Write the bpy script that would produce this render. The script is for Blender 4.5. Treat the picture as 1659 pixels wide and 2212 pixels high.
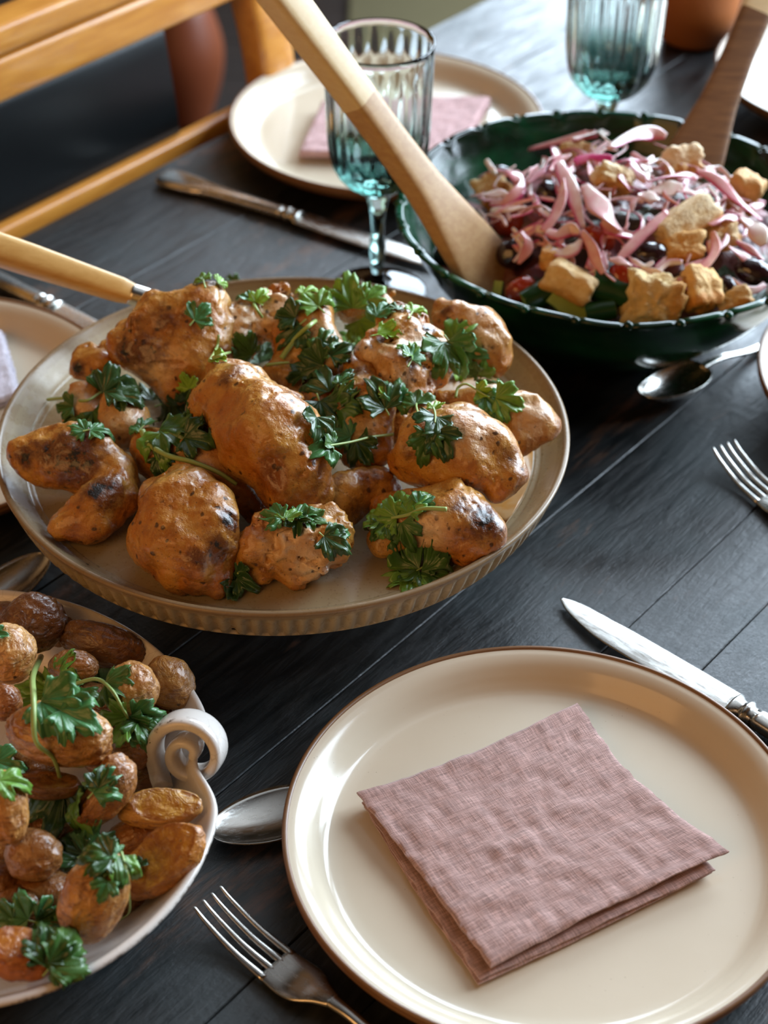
import bpy, bmesh, math, random
import numpy as np
from mathutils import Vector, Matrix
from mathutils.bvhtree import BVHTree
random.seed(7); RNG = np.random.default_rng(7)
SC = bpy.context.scene
for o in list(bpy.data.objects): bpy.data.objects.remove(o)
A = np.array

# ------------------------------------------------------------------ camera
IW, IH, FPX = 1659, 2212, 3890.0
PITCH, ROLL, CAMH = math.radians(38.65), math.radians(0.6), 0.748     # table top is z = 0
_r0 = A([1, 0, 0.]); _u0 = A([0, math.sin(PITCH), math.cos(PITCH)]); CF = A([0, math.cos(PITCH), -math.sin(PITCH)])
CR = math.cos(ROLL) * _r0 + math.sin(ROLL) * _u0; CU = -math.sin(ROLL) * _r0 + math.cos(ROLL) * _u0
CP = A([0, 0, CAMH])
cam_d = bpy.data.cameras.new('camera'); cam = bpy.data.objects.new('camera', cam_d); SC.collection.objects.link(cam)
M = Matrix.Identity(4)
for i in range(3):
    M[i][0] = CR[i]; M[i][1] = CU[i]; M[i][2] = -CF[i]; M[i][3] = CP[i]
cam.matrix_world = M
cam_d.sensor_fit = 'HORIZONTAL'; cam_d.sensor_width = 36; cam_d.lens = FPX / IW * 36
cam_d.clip_start = 0.02; cam_d.clip_end = 50
cam_d.dof.use_dof = True; cam_d.dof.focus_distance = 1.0; cam_d.dof.aperture_fstop = 9.0
SC.camera = cam

# ------------------------------------------------------------------ light
SC.view_settings.view_transform = 'Standard'; SC.view_settings.look = 'None'
SC.view_settings.gamma = 1; SC.view_settings.use_curve_mapping = False
SC.view_settings.exposure = 0.0
wld = bpy.data.worlds.new('sky'); SC.world = wld; wld.use_nodes = True
wld.node_tree.nodes['Background'].inputs[0].default_value = (0.62, 0.72, 0.9, 1)
wld.node_tree.nodes['Background'].inputs[1].default_value = 0.3

def area(name, loc, direction, w, h, radiance, col):
    d = bpy.data.lights.new(name, 'AREA'); d.shape = 'RECTANGLE'; d.size = w; d.size_y = h
    d.energy = radiance * math.pi * w * h; d.color = col
    o = bpy.data.objects.new(name, d); SC.collection.objects.link(o); o.location = loc
    o.rotation_euler = Vector(direction).to_track_quat('-Z', 'Y').to_euler()
    return o
XR, XL, YB, YF, ZF, ZC = 2.3, -2.4, 4.3, -1.6, -0.75, 3.0         # room planes (table top z = 0)
DAY = (0.71, 0.855, 1.0); WARM = (1.0, 0.50, 0.17)
area('daylight_back', (1.10, YB - 0.09, 1.37), (0, -1, 0), 1.9, 2.4, 15, DAY)
area('daylight_right', (XR - 0.09, 2.55, 1.37), (-1, 0, 0), 2.3, 2.4, 16, DAY)
area('warm_room_lamp', (-1.35, -0.75, 1.35), (0.55, 0.70, -0.58), 1.5, 1.5, 2.5, WARM)

# ------------------------------------------------------------------ projection helpers (pixel of the photograph -> point on a real plane)
def P(u, v, z=0.0):
    d = (u - IW / 2) / FPX * CR - (v - IH / 2) / FPX * CU + CF
    return CP + d * ((z - CAMH) / d[2])
def ray(u, v):
    d = (u - IW / 2) / FPX * CR - (v - IH / 2) / FPX * CU + CF
    return d / np.linalg.norm(d)
def proj(p):
    q = np.asarray(p) - CP; w = q @ CF
    return np.stack([IW / 2 + FPX * (q @ CR) / w, IH / 2 - FPX * (q @ CU) / w, w], -1)
def pxm(p): return float((np.asarray(p) - CP) @ CF) / FPX        # metres per pixel at p
def nrm(v):
    v = np.asarray(v, float); return v / (np.linalg.norm(v, axis=-1, keepdims=True) + 1e-12)

# ------------------------------------------------------------------ noise (numpy)
def _h(ix, iy, iz, s):
    n = (ix * 374761393 + iy * 668265263 + iz * 2147483647 + s * 974634777) & 0xffffffff
    n = ((n ^ (n >> 13)) * 1274126177) & 0xffffffff
    n = ((n ^ (n >> 15)) * 2246822519) & 0xffffffff
    return ((n ^ (n >> 16)) & 0xffff) / 32767.5 - 1.0
def vnoise(p, s=0):
    p = np.asarray(p, float); i = np.floor(p).astype(np.int64); f = p - i; f = f * f * f * (f * (f * 6 - 15) + 10)
    x, y, z = i[..., 0], i[..., 1], i[..., 2]; fx, fy, fz = f[..., 0], f[..., 1], f[..., 2]; r = 0
    for dx in (0, 1):
        for dy in (0, 1):
            for dz in (0, 1):
                r = r + _h(x + dx, y + dy, z + dz, s) * (fx if dx else 1 - fx) * (fy if dy else 1 - fy) * (fz if dz else 1 - fz)
    return r
def fbm(p, s=0, o=3):
    r, a = 0, 1.0
    for k in range(o):
        r = r + a * vnoise(np.asarray(p) * (2.03 ** k) + 17.3 * k, s + k); a *= 0.5
    return r

# ------------------------------------------------------------------ mesh helpers
def make_mesh(name, V, F, smooth=True, attrs=None, uv=None):
    V = np.asarray(V, np.float32); me = bpy.data.meshes.new(name)
    if isinstance(F, np.ndarray): fl = [F]
    else: fl = F if len(F) and isinstance(F[0], np.ndarray) and F[0].ndim == 2 else None
    if fl is None:
        me.from_pydata(V.tolist(), [], [tuple(int(i) for i in f) for f in F])
    else:
        fl = [np.asarray(f, np.int32) for f in fl if len(f)]
        nl = sum(f.size for f in fl); nf = sum(len(f) for f in fl)
        me.vertices.add(len(V)); me.vertices.foreach_set('co', V.ravel())
        me.loops.add(nl); me.loops.foreach_set('vertex_index', np.concatenate([f.ravel() for f in fl]))
        tot = np.concatenate([np.full(len(f), f.shape[1], np.int32) for f in fl])
        me.polygons.add(nf); me.polygons.foreach_set('loop_start', np.concatenate([[0], np.cumsum(tot)[:-1]]).astype(np.int32))
        me.polygons.foreach_set('loop_total', tot)
    me.update(calc_edges=True); me.validate()
    me.polygons.foreach_set('use_smooth', [smooth] * len(me.polygons))
    for k, a in (attrs or {}).items():
        if len(a) == len(me.vertices):
            at = me.attributes.new(k, 'FLOAT', 'POINT'); at.data.foreach_set('value', np.asarray(a, np.float32))
    if uv is not None:
        ul = me.uv_layers.new(name='UVMap'); li = np.zeros(len(me.loops), np.int32); me.loops.foreach_get('vertex_index', li)
        ul.data.foreach_set('uv', np.asarray(uv, np.float32)[li].ravel())
    return me
def link(o):
    SC.collection.objects.link(o); return o
def outward(V, F):
    """flip all faces when the closed surface is inside out"""
    V = np.asarray(V, float); c = V - V.mean(0); F = [F] if isinstance(F, np.ndarray) else F; vol = 0.0
    for f in F:
        f = np.asarray(f)
        for k in range(1, f.shape[1] - 1): vol += np.einsum('ij,ij->i', c[f[:, 0]], np.cross(c[f[:, k]], c[f[:, k + 1]])).sum()
    return V, ([np.asarray(f)[:, ::-1] for f in F] if vol < 0 else F)
def add(name, V, F, mat, parent=None, smooth=True, attrs=None, uv=None, loc=None, sharp=None):
    """one mesh object; without a parent V is in world space and the origin goes under its middle, with one V is in the parent's space"""
    V = np.asarray(V, float)
    if parent is None and loc is None:
        loc = A([(V[:, 0].min() + V[:, 0].max()) / 2, (V[:, 1].min() + V[:, 1].max()) / 2, V[:, 2].min()])
    if parent is None: V = V - loc
    if isinstance(F, np.ndarray) or (len(F) and isinstance(F[0], np.ndarray) and F[0].ndim == 2): V, F = outward(V, F)
    me = make_mesh(name, V, F, smooth, attrs, uv)
    if sharp: me.set_sharp_from_angle(angle=math.radians(sharp))
    if mat: me.materials.append(mat)
    o = link(bpy.data.objects.new(name, me))
    if parent is None: o.location = loc
    else: o.parent = parent
    return o
def child_world(name, V, F, mat, parent, **k):
    """a part given in world space under an unrotated parent"""
    return add(name, np.asarray(V, float) - np.asarray(parent.location), F, mat, parent, **k)
def empty(name, loc, rz=0):
    o = link(bpy.data.objects.new(name, None)); o.empty_display_size = 0.02
    o.location = [float(c) for c in loc]; o.rotation_euler = (0, 0, rz); return o
def tag(o, label=None, cat=None, group=None, kind=None):
    if label: o['label'] = label
    if cat: o['category'] = cat
    if group: o['group'] = group
    if kind: o['kind'] = kind
    return o
def copy_tree(o, parent=None):
    c = link(o.copy())
    if parent is not None: c.parent = parent
    for ch in list(o.children): copy_tree(ch, c)
    return c
def merge(parts):
    Vs, Fs, n = [], [], 0
    for V, F in parts:
        V = np.asarray(V, float); Vs.append(V)
        if isinstance(F, np.ndarray): F = [F]
        for f in F: Fs.append(np.asarray(f) + n)
        n += len(V)
    out = {}
    for f in Fs:
        f = np.asarray(f)
        if f.ndim == 1: f = f[None]
        out.setdefault(f.shape[1], []).append(f)
    return np.concatenate(Vs), [np.concatenate(v) for v in out.values()]
def grid_faces(nu, nv, wu=False, wv=False):
    iu = np.arange(nu if wu else nu - 1); iv = np.arange(nv if wv else nv - 1)
    a, b = np.meshgrid(iu, iv, indexing='ij'); a = a.ravel(); b = b.ravel(); a2 = (a + 1) % nu; b2 = (b + 1) % nv
    return np.stack([a * nv + b, a2 * nv + b, a2 * nv + b2, a * nv + b2], 1)
def lathe(prof, n=96, dr=None, dz=None):
    prof = A(prof, float); th = np.arange(n) * 2 * np.pi / n
    r = np.repeat(prof[None, :, 0], n, 0); z = np.repeat(prof[None, :, 1], n, 0)
    if dr is not None: r = r + dr(th[:, None], np.arange(len(prof))[None, :])
    if dz is not None: z = z + dz(th[:, None], np.arange(len(prof))[None, :])
    V = np.stack([r * np.cos(th)[:, None], r * np.sin(th)[:, None], z], -1).reshape(-1, 3)
    F = grid_faces(n, len(prof), True)
    return V, F
def spline(pts, n):
    """Catmull-Rom through pts (any dimension)"""
    p = A(pts, float)
    if len(p) == 2: t = np.linspace(0, 1, n)[:, None]; return p[0] * (1 - t) + p[1] * t
    q = np.vstack([2 * p[0] - p[1], p, 2 * p[-1] - p[-2]]); s = np.linspace(0, len(p) - 1 - 1e-9, n)
    i = s.astype(int); t = (s - i)[:, None]; a, b, c, d = q[i], q[i + 1], q[i + 2], q[i + 3]
    return 0.5 * (2 * b + (c - a) * t + (2 * a - 5 * b + 4 * c - d) * t ** 2 + (3 * b - a - 3 * c + d) * t ** 3)
def sweep(path, hw, ht, up=(0, 0, 1), sides=8, power=2.0, closed_ends=True, twist=None):
    """superelliptic section of half width hw and half thickness ht along path"""
    p = A(path, float); n = len(p); hw = np.broadcast_to(hw, n); ht = np.broadcast_to(ht, n)
    t = nrm(np.gradient(p, axis=0)); up = np.broadcast_to(A(up, float), (n, 3))
    s = nrm(np.cross(t, up)); u = nrm(np.cross(s, t))
    if twist is not None:
        c, d = np.cos(twist)[:, None], np.sin(twist)[:, None]; s, u = c * s + d * u, -d * s + c * u
    a = np.arange(sides) * 2 * np.pi / sides + np.pi / sides
    ca, sa = np.cos(a), np.sin(a); ca = np.sign(ca) * np.abs(ca) ** (2 / power); sa = np.sign(sa) * np.abs(sa) ** (2 / power)
    V = p[:, None] + s[:, None] * (hw[:, None] * ca)[..., None] + u[:, None] * (ht[:, None] * sa)[..., None]
    V = V.reshape(-1, 3); F = [grid_faces(n, sides, False, True)]
    if closed_ends:
        k = len(V); V = np.vstack([V, p[0], p[-1]]); j = np.arange(sides)
        F.append(np.stack([np.full(sides, k), (j + 1) % sides, j], 1)[:, ::-1])
        F.append(np.stack([np.full(sides, k + 1), (n - 1) * sides + j, (n - 1) * sides + (j + 1) % sides], 1)[:, ::-1])
    return V, F
def box(x0, x1, y0, y1, z0, z1, bev=0.0, seg=2):
    bm = bmesh.new(); bmesh.ops.create_cube(bm, size=1)
    for v in bm.verts:
        v.co = ((x0 + x1) / 2 + v.co.x * (x1 - x0), (y0 + y1) / 2 + v.co.y * (y1 - y0), (z0 + z1) / 2 + v.co.z * (z1 - z0))
    if bev: bmesh.ops.bevel(bm, geom=bm.edges[:], offset=bev, segments=seg, affect='EDGES', profile=0.5)
    bm.verts.ensure_lookup_table()
    V = A([v.co[:] for v in bm.verts]); F = [A([[v.index for v in f.verts]]) for f in bm.faces]; bm.free()
    return V, F
def boxes(*bs):
    return merge([box(*b) for b in bs])
def ellipsoid(n1=40, n2=24):
    th = np.linspace(0, np.pi, n2 + 2)[1:-1]; ph = np.arange(n1) * 2 * np.pi / n1
    V = np.stack([np.sin(th)[None] * np.cos(ph)[:, None], np.sin(th)[None] * np.sin(ph)[:, None], np.repeat(np.cos(th)[None], n1, 0)], -1).reshape(-1, 3)
    F = [grid_faces(n1, n2, True)[:, ::-1]]; k = len(V); V = np.vstack([V, [0, 0, 1], [0, 0, -1]]); j = np.arange(n1)
    F.append(np.stack([np.full(n1, k), j * n2, ((j + 1) % n1) * n2], 1))
    F.append(np.stack([np.full(n1, k + 1), ((j + 1) % n1) * n2 + n2 - 1, j * n2 + n2 - 1], 1))
    return V, F
def surface_nets(fn, lo, hi, h):
    lo = A(lo); n = np.ceil((A(hi) - lo) / h).astype(int) + 1
    g = np.stack(np.meshgrid(*[lo[i] + h * np.arange(n[i]) for i in range(3)], indexing='ij'), -1)
    f = fn(g.reshape(-1, 3)).reshape(n); ins = f < 0
    c = [(i, j, k) for i in (0, 1) for j in (0, 1) for k in (0, 1)]
    sl = lambda a, o: a[o[0]:n[0] - 1 + o[0], o[1]:n[1] - 1 + o[1], o[2]:n[2] - 1 + o[2]]
    cnt = sum(sl(ins, o).astype(int) for o in c); act = (cnt > 0) & (cnt < 8)
    idx = np.argwhere(act); acc = np.zeros((len(idx), 3)); w = np.zeros(len(idx))
    for a in range(8):
        for b in range(a + 1, 8):
            d = A(c[b]) - A(c[a])
            if np.abs(d).sum() != 1: continue
            fa = f[tuple((idx + c[a]).T)]; fb = f[tuple((idx + c[b]).T)]; m = (fa < 0) != (fb < 0)
            t = np.where(m, fa / np.where(m, fa - fb, 1), 0); acc += m[:, None] * (A(c[a]) + t[:, None] * d); w += m
    V = lo + h * (idx + acc / w[:, None])
    vid = -np.ones(n - 1, int); vid[tuple(idx.T)] = np.arange(len(idx)); Q = []
    for ax in range(3):
        e = np.eye(3, dtype=int)[ax]; b1 = np.eye(3, dtype=int)[(ax + 1) % 3]; b2 = np.eye(3, dtype=int)[(ax + 2) % 3]
        s0 = ins[tuple(slice(0, n[i] - e[i]) for i in range(3))]; s1 = ins[tuple(slice(e[i], n[i]) for i in range(3))]
        ed = np.argwhere(s0 != s1)
        ok = np.all((ed - b1 - b2 >= 0) & (ed < n - 1), 1); ed = ed[ok]
        q = np.stack([vid[tuple((ed - o).T)] for o in (0 * b1, b1, b1 + b2, b2)], 1)
        fl = ~ins[tuple(ed.T)]; q[fl] = q[fl][:, ::-1]; Q.append(q)
    Q = np.concatenate(Q); Q = Q[(Q >= 0).all(1)]
    return V, Q[:, ::-1]

# ------------------------------------------------------------------ materials
def nodes(name):
    m = bpy.data.materials.new(name); m.use_nodes = True; nt = m.node_tree; b = nt.nodes['Principled BSDF']
    return m, nt, b
class G:
    """small node-graph builder"""
    def __init__(s, name, rough=0.5, spec=0.5):
        s.m, s.nt, s.b = nodes(name); s.b.inputs['Roughness'].default_value = rough; s.b.inputs['Specular IOR Level'].default_value = spec
        s.co = None
    def n(s, t, **k):
        x = s.nt.nodes.new(t)
        for a, v in k.items(): setattr(x, a, v)
        return x
    def put(s, sock, v):
        if isinstance(v, bpy.types.NodeSocket): s.nt.links.new(v, sock)
        elif isinstance(v, (tuple, list)) and sock.type == 'RGBA': sock.default_value = tuple(v) + ((1,) if len(v) == 3 else ())
        else: sock.default_value = v
    def coord(s, scale=(1, 1, 1), kind='Object', rot=(0, 0, 0)):
        t = s.n('ShaderNodeTexCoord'); m = s.n('ShaderNodeMapping'); s.nt.links.new(t.outputs[kind], m.inputs[0])
        m.inputs['Scale'].default_value = scale; m.inputs['Rotation'].default_value = rot; return m.outputs[0]
    def noise(s, sc, co=None, det=3, rough=0.55, dist=0.0):
        x = s.n('ShaderNodeTexNoise'); x.inputs['Scale'].default_value = sc; x.inputs['Detail'].default_value = det
        x.inputs['Roughness'].default_value = rough; x.inputs['Distortion'].default_value = dist
        s.put(x.inputs['Vector'], co if co is not None else s.coord()); return x.outputs[0]
    def voro(s, sc, co=None, feat='F1', rnd=1.0, out='Distance'):
        x = s.n('ShaderNodeTexVoronoi', feature=feat); x.inputs['Scale'].default_value = sc; x.inputs['Randomness'].default_value = rnd
        s.put(x.inputs['Vector'], co if co is not None else s.coord()); return x.outputs[out]
    def ramp(s, f, stops):
        x = s.n('ShaderNodeValToRGB'); el = x.color_ramp.elements
        while len(el) < len(stops): el.new(0.5)
        for e, (p, c) in zip(el, stops): e.position = p; e.color = tuple(c) + (1,) if len(c) == 3 else c
        s.put(x.inputs[0], f); return x.outputs[0]
    def warp(s, co, sc, amt):
        x = s.n('ShaderNodeTexNoise'); x.inputs['Scale'].default_value = sc; s.put(x.inputs['Vector'], co)
        m = s.n('ShaderNodeVectorMath', operation='SCALE'); s.put(m.inputs[0], x.outputs['Color']); m.inputs['Scale'].default_value = amt
        a = s.n('ShaderNodeVectorMath', operation='ADD'); s.put(a.inputs[0], co); s.put(a.inputs[1], m.outputs[0]); return a.outputs[0]
    def step(s, f, a, b, lo=0.0, hi=1.0):
        x = s.n('ShaderNodeMapRange', interpolation_type='SMOOTHSTEP'); s.put(x.inputs[0], f)
        for i, v in enumerate((a, b, lo, hi)): x.inputs[i + 1].default_value = v
        return x.outputs[0]
    def math(s, op, a, b=0.0, c=None):
        x = s.n('ShaderNodeMath', operation=op); s.put(x.inputs[0], a); s.put(x.inputs[1], b)
        if c is not None: s.put(x.inputs[2], c)
        return x.outputs[0]
    def mix(s, f, a, b, mode='MIX'):
        x = s.n('ShaderNodeMix', data_type='RGBA', blend_type=mode); s.put(x.inputs[0], f); s.put(x.inputs[6], a); s.put(x.inputs[7], b)
        return x.outputs[2]
    def attr(s, name):
        return s.n('ShaderNodeAttribute', attribute_name=name).outputs['Fac']
    def objcol(s): return s.n('ShaderNodeObjectInfo').outputs['Color']
    def objrnd(s): return s.n('ShaderNodeObjectInfo').outputs['Random']
    def bump(s, h, strength=0.3, dist=0.001, prev=None):
        x = s.n('ShaderNodeBump'); x.inputs['Strength'].default_value = strength; x.inputs['Distance'].default_value = dist
        s.put(x.inputs['Height'], h)
        if prev is not None: s.put(x.inputs['Normal'], prev)
        return x.outputs[0]
    def out(s, col=None, rough=None, normal=None, **k):
        if col is not None: s.put(s.b.inputs['Base Color'], col)
        if rough is not None: s.put(s.b.inputs['Roughness'], rough)
        if normal is not None: s.put(s.b.inputs['Normal'], normal)
        for a, v in k.items(): s.put(s.b.inputs[a.replace('_', ' ')], v)
        return s.m

def m_table():
    g = G('stained_table_wood', 0.4, 0.8)
    co = g.coord((1, 1, 1)); cs = g.coord((2.2, 16, 16))
    ir = g.math('MULTIPLY', g.objrnd(), 9.0)
    grain = g.noise(9, cs, 5, 0.65, 0.6); blot = g.noise(9, co, 4, 0.6, 0.4); fine = g.noise(42, cs, 3, 0.6)
    worn = g.step(g.noise(5.5, g.coord((1, 2.6, 1)), 6, 0.72, 0.5), 0.55, 0.66)
    worn = g.math('MULTIPLY', worn, g.step(grain, 0.35, 0.6))
    c = g.mix(g.step(grain, 0.3, 0.75), (0.003, 0.004, 0.005), (0.016, 0.017, 0.018))
    c = g.mix(g.math('MULTIPLY', g.step(blot, 0.45, 0.7), 0.5), c, (0.010, 0.022, 0.025))
    c = g.mix(g.math('MULTIPLY', worn, 0.85), c, (0.12, 0.055, 0.028))
    r = g.step(g.math('MULTIPLY_ADD', grain, 0.6, g.math('MULTIPLY', blot, 0.5)), 0.4, 0.75, 0.36, 0.58)
    nb = g.bump(grain, 0.4, 0.0014); nb = g.bump(fine, 0.35, 0.0007, nb); nb = g.bump(g.noise(90, co, 4, 0.7), 0.35, 0.0010, nb); nb = g.bump(g.noise(330, co, 3), 0.25, 0.0004, nb)
    return g.out(c, r, nb)
def m_wood(name, c0, c1, rough=0.35, sc=(3, 30, 30), spec=0.5, coat=0.0):
    g = G(name, rough, spec); co = g.coord(sc)
    gr = g.noise(6, co, 5, 0.6, 0.8); fi = g.noise(40, co, 2)
    c = g.mix(g.step(gr, 0.3, 0.72), c0, c1)
    return g.out(c, None, g.bump(fi, 0.1, 0.0005), Coat_Weight=coat)
def m_plain(name, c, rough=0.5, spec=0.5, bump=0.0, sc=200, metal=0.0, coat=0.0):
    g = G(name, rough, spec); v = g.noise(18, None, 3)
    col = g.mix(g.math('MULTIPLY', v, 0.35), c, tuple(x * 0.7 for x in c))
    return g.out(col, None, g.bump(g.noise(sc), bump, 0.0006) if bump else None, Metallic=metal, Coat_Weight=coat)
def m_glaze():
    g = G('cream_glaze', 0.16, 0.5); co = g.coord()
    sp = g.step(g.voro(210, co), 0.05, 0.11, 1, 0); sp = g.math('MULTIPLY', sp, g.step(g.noise(30, co), 0.5, 0.7))
    c = g.mix(g.noise(14, co, 3), (0.60, 0.51, 0.38), (0.66, 0.57, 0.44))
    c = g.mix(g.math('MULTIPLY', sp, 0.35), c, (0.2, 0.12, 0.06))
    return g.out(c, g.step(g.noise(60, co), 0.3, 0.7, 0.12, 0.2), g.bump(g.noise(120, co, 2), 0.02, 0.0004))
def m_stone():
    g = G('speckled_stoneware', 0.3, 0.5); co = g.coord()
    sp = g.step(g.voro(330, co), 0.10, 0.26, 1, 0); sp2 = g.step(g.voro(28, co), 0.045, 0.06, 1, 0)
    c = g.mix(g.noise(9, co, 4), (0.33, 0.25, 0.14), (0.43, 0.34, 0.20))
    c = g.mix(g.math('MULTIPLY', sp, 0.5), c, (0.17, 0.10, 0.05))
    c = g.mix(g.attr('brown'), c, (0.20, 0.115, 0.05))
    c = g.mix(sp2, c, (0.012, 0.009, 0.007))
    return g.out(c, g.step(g.noise(80, co), 0.3, 0.7, 0.22, 0.38), g.bump(g.noise(300, co, 2), 0.05, 0.0004))
def m_crackle():
    g = G('white_crackle_glaze', 0.14, 0.5); co = g.coord()
    w = g.n('ShaderNodeVectorMath', operation='ADD'); nn = g.n('ShaderNodeTexNoise'); nn.inputs['Scale'].default_value = 40
    g.put(nn.inputs['Vector'], co); sc = g.n('ShaderNodeVectorMath', operation='SCALE'); g.put(sc.inputs[0], nn.outputs['Color']); sc.inputs['Scale'].default_value = 0.012
    g.put(w.inputs[0], co); g.put(w.inputs[1], sc.outputs[0])
    e = g.voro(120, w.outputs[0], 'DISTANCE_TO_EDGE'); cr = g.step(e, 0.004, 0.03, 1, 0)
    c = g.mix(g.noise(12, co), (0.66, 0.60, 0.54), (0.74, 0.69, 0.64))
    c = g.mix(g.math('MULTIPLY', cr, g.step(g.noise(25, co), 0.35, 0.7, 0.03, 0.3)), c, (0.22, 0.16, 0.11))
    wear = g.math('MULTIPLY', g.attr('wear'), g.step(g.noise(160, co, 4, 0.7), 0.46, 0.6))
    c = g.mix(wear, c, (0.09, 0.055, 0.025))
    return g.out(c, None, g.bump(cr, -0.1, 0.0003))
def m_green():
    g = G('green_glaze', 0.13, 0.4); co = g.coord((1, 1, 2.5))
    c = g.mix(g.step(g.noise(10, co, 4, 0.6, 1.0), 0.35, 0.7), (0.0015, 0.014, 0.007), (0.006, 0.075, 0.028))
    c = g.mix(g.math('MULTIPLY', g.step(g.noise(24, co, 3), 0.6, 0.72), 0.3), c, (0.03, 0.07, 0.015))
    return g.out(c, g.step(g.noise(50, co), 0.3, 0.7, 0.09, 0.2), g.bump(g.noise(30, co, 2), 0.12, 0.002))
def m_steel(name='worn_steel', c=(0.62, 0.6, 0.56), r=0.2):
    g = G(name, r, 0.5); co = g.coord((8, 60, 60))
    rr = g.step(g.noise(8, co, 4, 0.7), 0.3, 0.75, r * 0.75, r * 1.6)
    return g.out(g.mix(g.noise(30), c, tuple(x * 0.85 for x in c)), rr, g.bump(g.noise(20, co, 3), 0.05, 0.0003), Metallic=1.0)
def m_linen(name, c):
    g = G(name, 0.9, 0.15); u = g.n('ShaderNodeTexCoord').outputs['UV']
    def st(sx, sy, sc, det=2):
        m = g.n('ShaderNodeMapping'); g.nt.links.new(u, m.inputs[0]); m.inputs['Scale'].default_value = (sx, sy, 1); return g.noise(sc, m.outputs[0], det, 0.6)
    a = st(4, 92, 2.6, 3); b = st(92, 4, 2.6, 3)
    wv = g.math('MULTIPLY', g.math('ADD', a, b), 0.5)
    cl = st(5, 14, 1.6, 4)
    s1 = g.step(wv, 0.38, 0.62)
    col = g.mix(s1, tuple(x * 0.55 for x in c), tuple(min(1, x * 1.25) for x in c))
    col = g.mix(g.math('MULTIPLY', g.step(cl, 0.4, 0.65), 0.3), col, tuple(x * 0.62 for x in c))
    slub = g.math('MULTIPLY', g.step(g.math('MAXIMUM', a, b), 0.66, 0.76), 0.5)
    col = g.mix(slub, col, tuple(min(1, x * 1.7) for x in c))
    nb = g.bump(wv, 0.6, 0.0005); nb = g.bump(cl, 0.35, 0.002, nb)
    return g.out(col, None, nb, Sheen_Weight=0.2)
def m_glass():
    g = G('teal_tinted_glass', 0.02, 0.5); z = g.n('ShaderNodeSeparateXYZ'); g.put(z.inputs[0], g.coord())
    c = g.ramp(g.step(z.outputs[2], 0.085, 0.215), [(0.0, (0.022, 0.085, 0.07)), (0.16, (0.10, 0.22, 0.19)), (0.24, (0.35, 0.52, 0.47)), (0.36, (0.82, 0.92, 0.89)), (1.0, (0.95, 0.985, 0.97))])
    lo = g.mix(g.step(z.outputs[2], 0.004, 0.03), (0.85, 0.95, 0.92), (0.45, 0.70, 0.66))
    c = g.mix(g.step(z.outputs[2], 0.088, 0.098), lo, c)
    return g.out(c, None, None, Transmission_Weight=1.0, IOR=1.48)
def m_water():
    g = G('drinking_water', 0.0, 0.5); return g.out((0.96, 1, 1), None, None, Transmission_Weight=1.0, IOR=1.33)
def m_chicken():
    g = G('roast_chicken_skin', 0.36, 0.5); co = g.coord()
    ch, pa = g.attr('char'), g.attr('pale')
    n0 = g.noise(22, co, 5, 0.62, 0.7); n1 = g.noise(40, co, 4, 0.6, 0.5); n2 = g.noise(95, co, 4, 0.65); n3 = g.noise(260, co, 3, 0.6); n4 = g.noise(560, co, 4, 0.7)
    c = g.mix(g.step(n1, 0.34, 0.64), (0.58, 0.285, 0.055), (0.44, 0.15, 0.016))
    c = g.mix(g.math('MULTIPLY', g.step(n0, 0.49, 0.66), 0.85), c, (0.185, 0.050, 0.008))
    c = g.mix(g.math('MULTIPLY', g.step(n2, 0.50, 0.70), 0.55), c, (0.26, 0.070, 0.010))
    c = g.mix(g.math('MULTIPLY', pa, g.step(n2, 0.25, 0.55, 0.6, 1.0)), c, (0.80, 0.60, 0.40))
    b1 = g.step(g.math('ADD', ch, g.math('MULTIPLY_ADD', n2, 0.9, -0.45)), 0.16, 0.60)
    c = g.mix(g.math('MULTIPLY', b1, 0.9), c, (0.11, 0.028, 0.007))
    b2 = g.step(g.math('ADD', ch, g.math('MULTIPLY_ADD', n3, 1.3, -0.65)), 0.60, 0.85)
    c = g.mix(b2, c, (0.012, 0.008, 0.006))
    sp = g.math('MULTIPLY', g.step(g.voro(125, g.warp(co, 180, 0.004)), 0.13, 0.24, 1, 0), g.step(g.noise(50, co, 2), 0.40, 0.52))
    sp2 = g.step(g.voro(340, co), 0.10, 0.2, 1, 0)
    c = g.mix(g.math('MULTIPLY', g.math('MAXIMUM', sp, g.math('MULTIPLY', sp2, 0.6)), 0.85), c, (0.035, 0.012, 0.005))
    nb = g.bump(n2, 0.8, 0.0024); nb = g.bump(g.voro(230, co, 'SMOOTH_F1'), 0.45, 0.0012, nb); nb = g.bump(n4, 0.4, 0.0009, nb)
    r = g.step(n3, 0.3, 0.72, 0.22, 0.40)
    return g.out(c, r, nb, Coat_Weight=0.5, Coat_Roughness=0.14, Subsurface_Weight=0.06, Subsurface_Radius=(0.006, 0.0025, 0.001), Subsurface_Scale=1.0)
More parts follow.
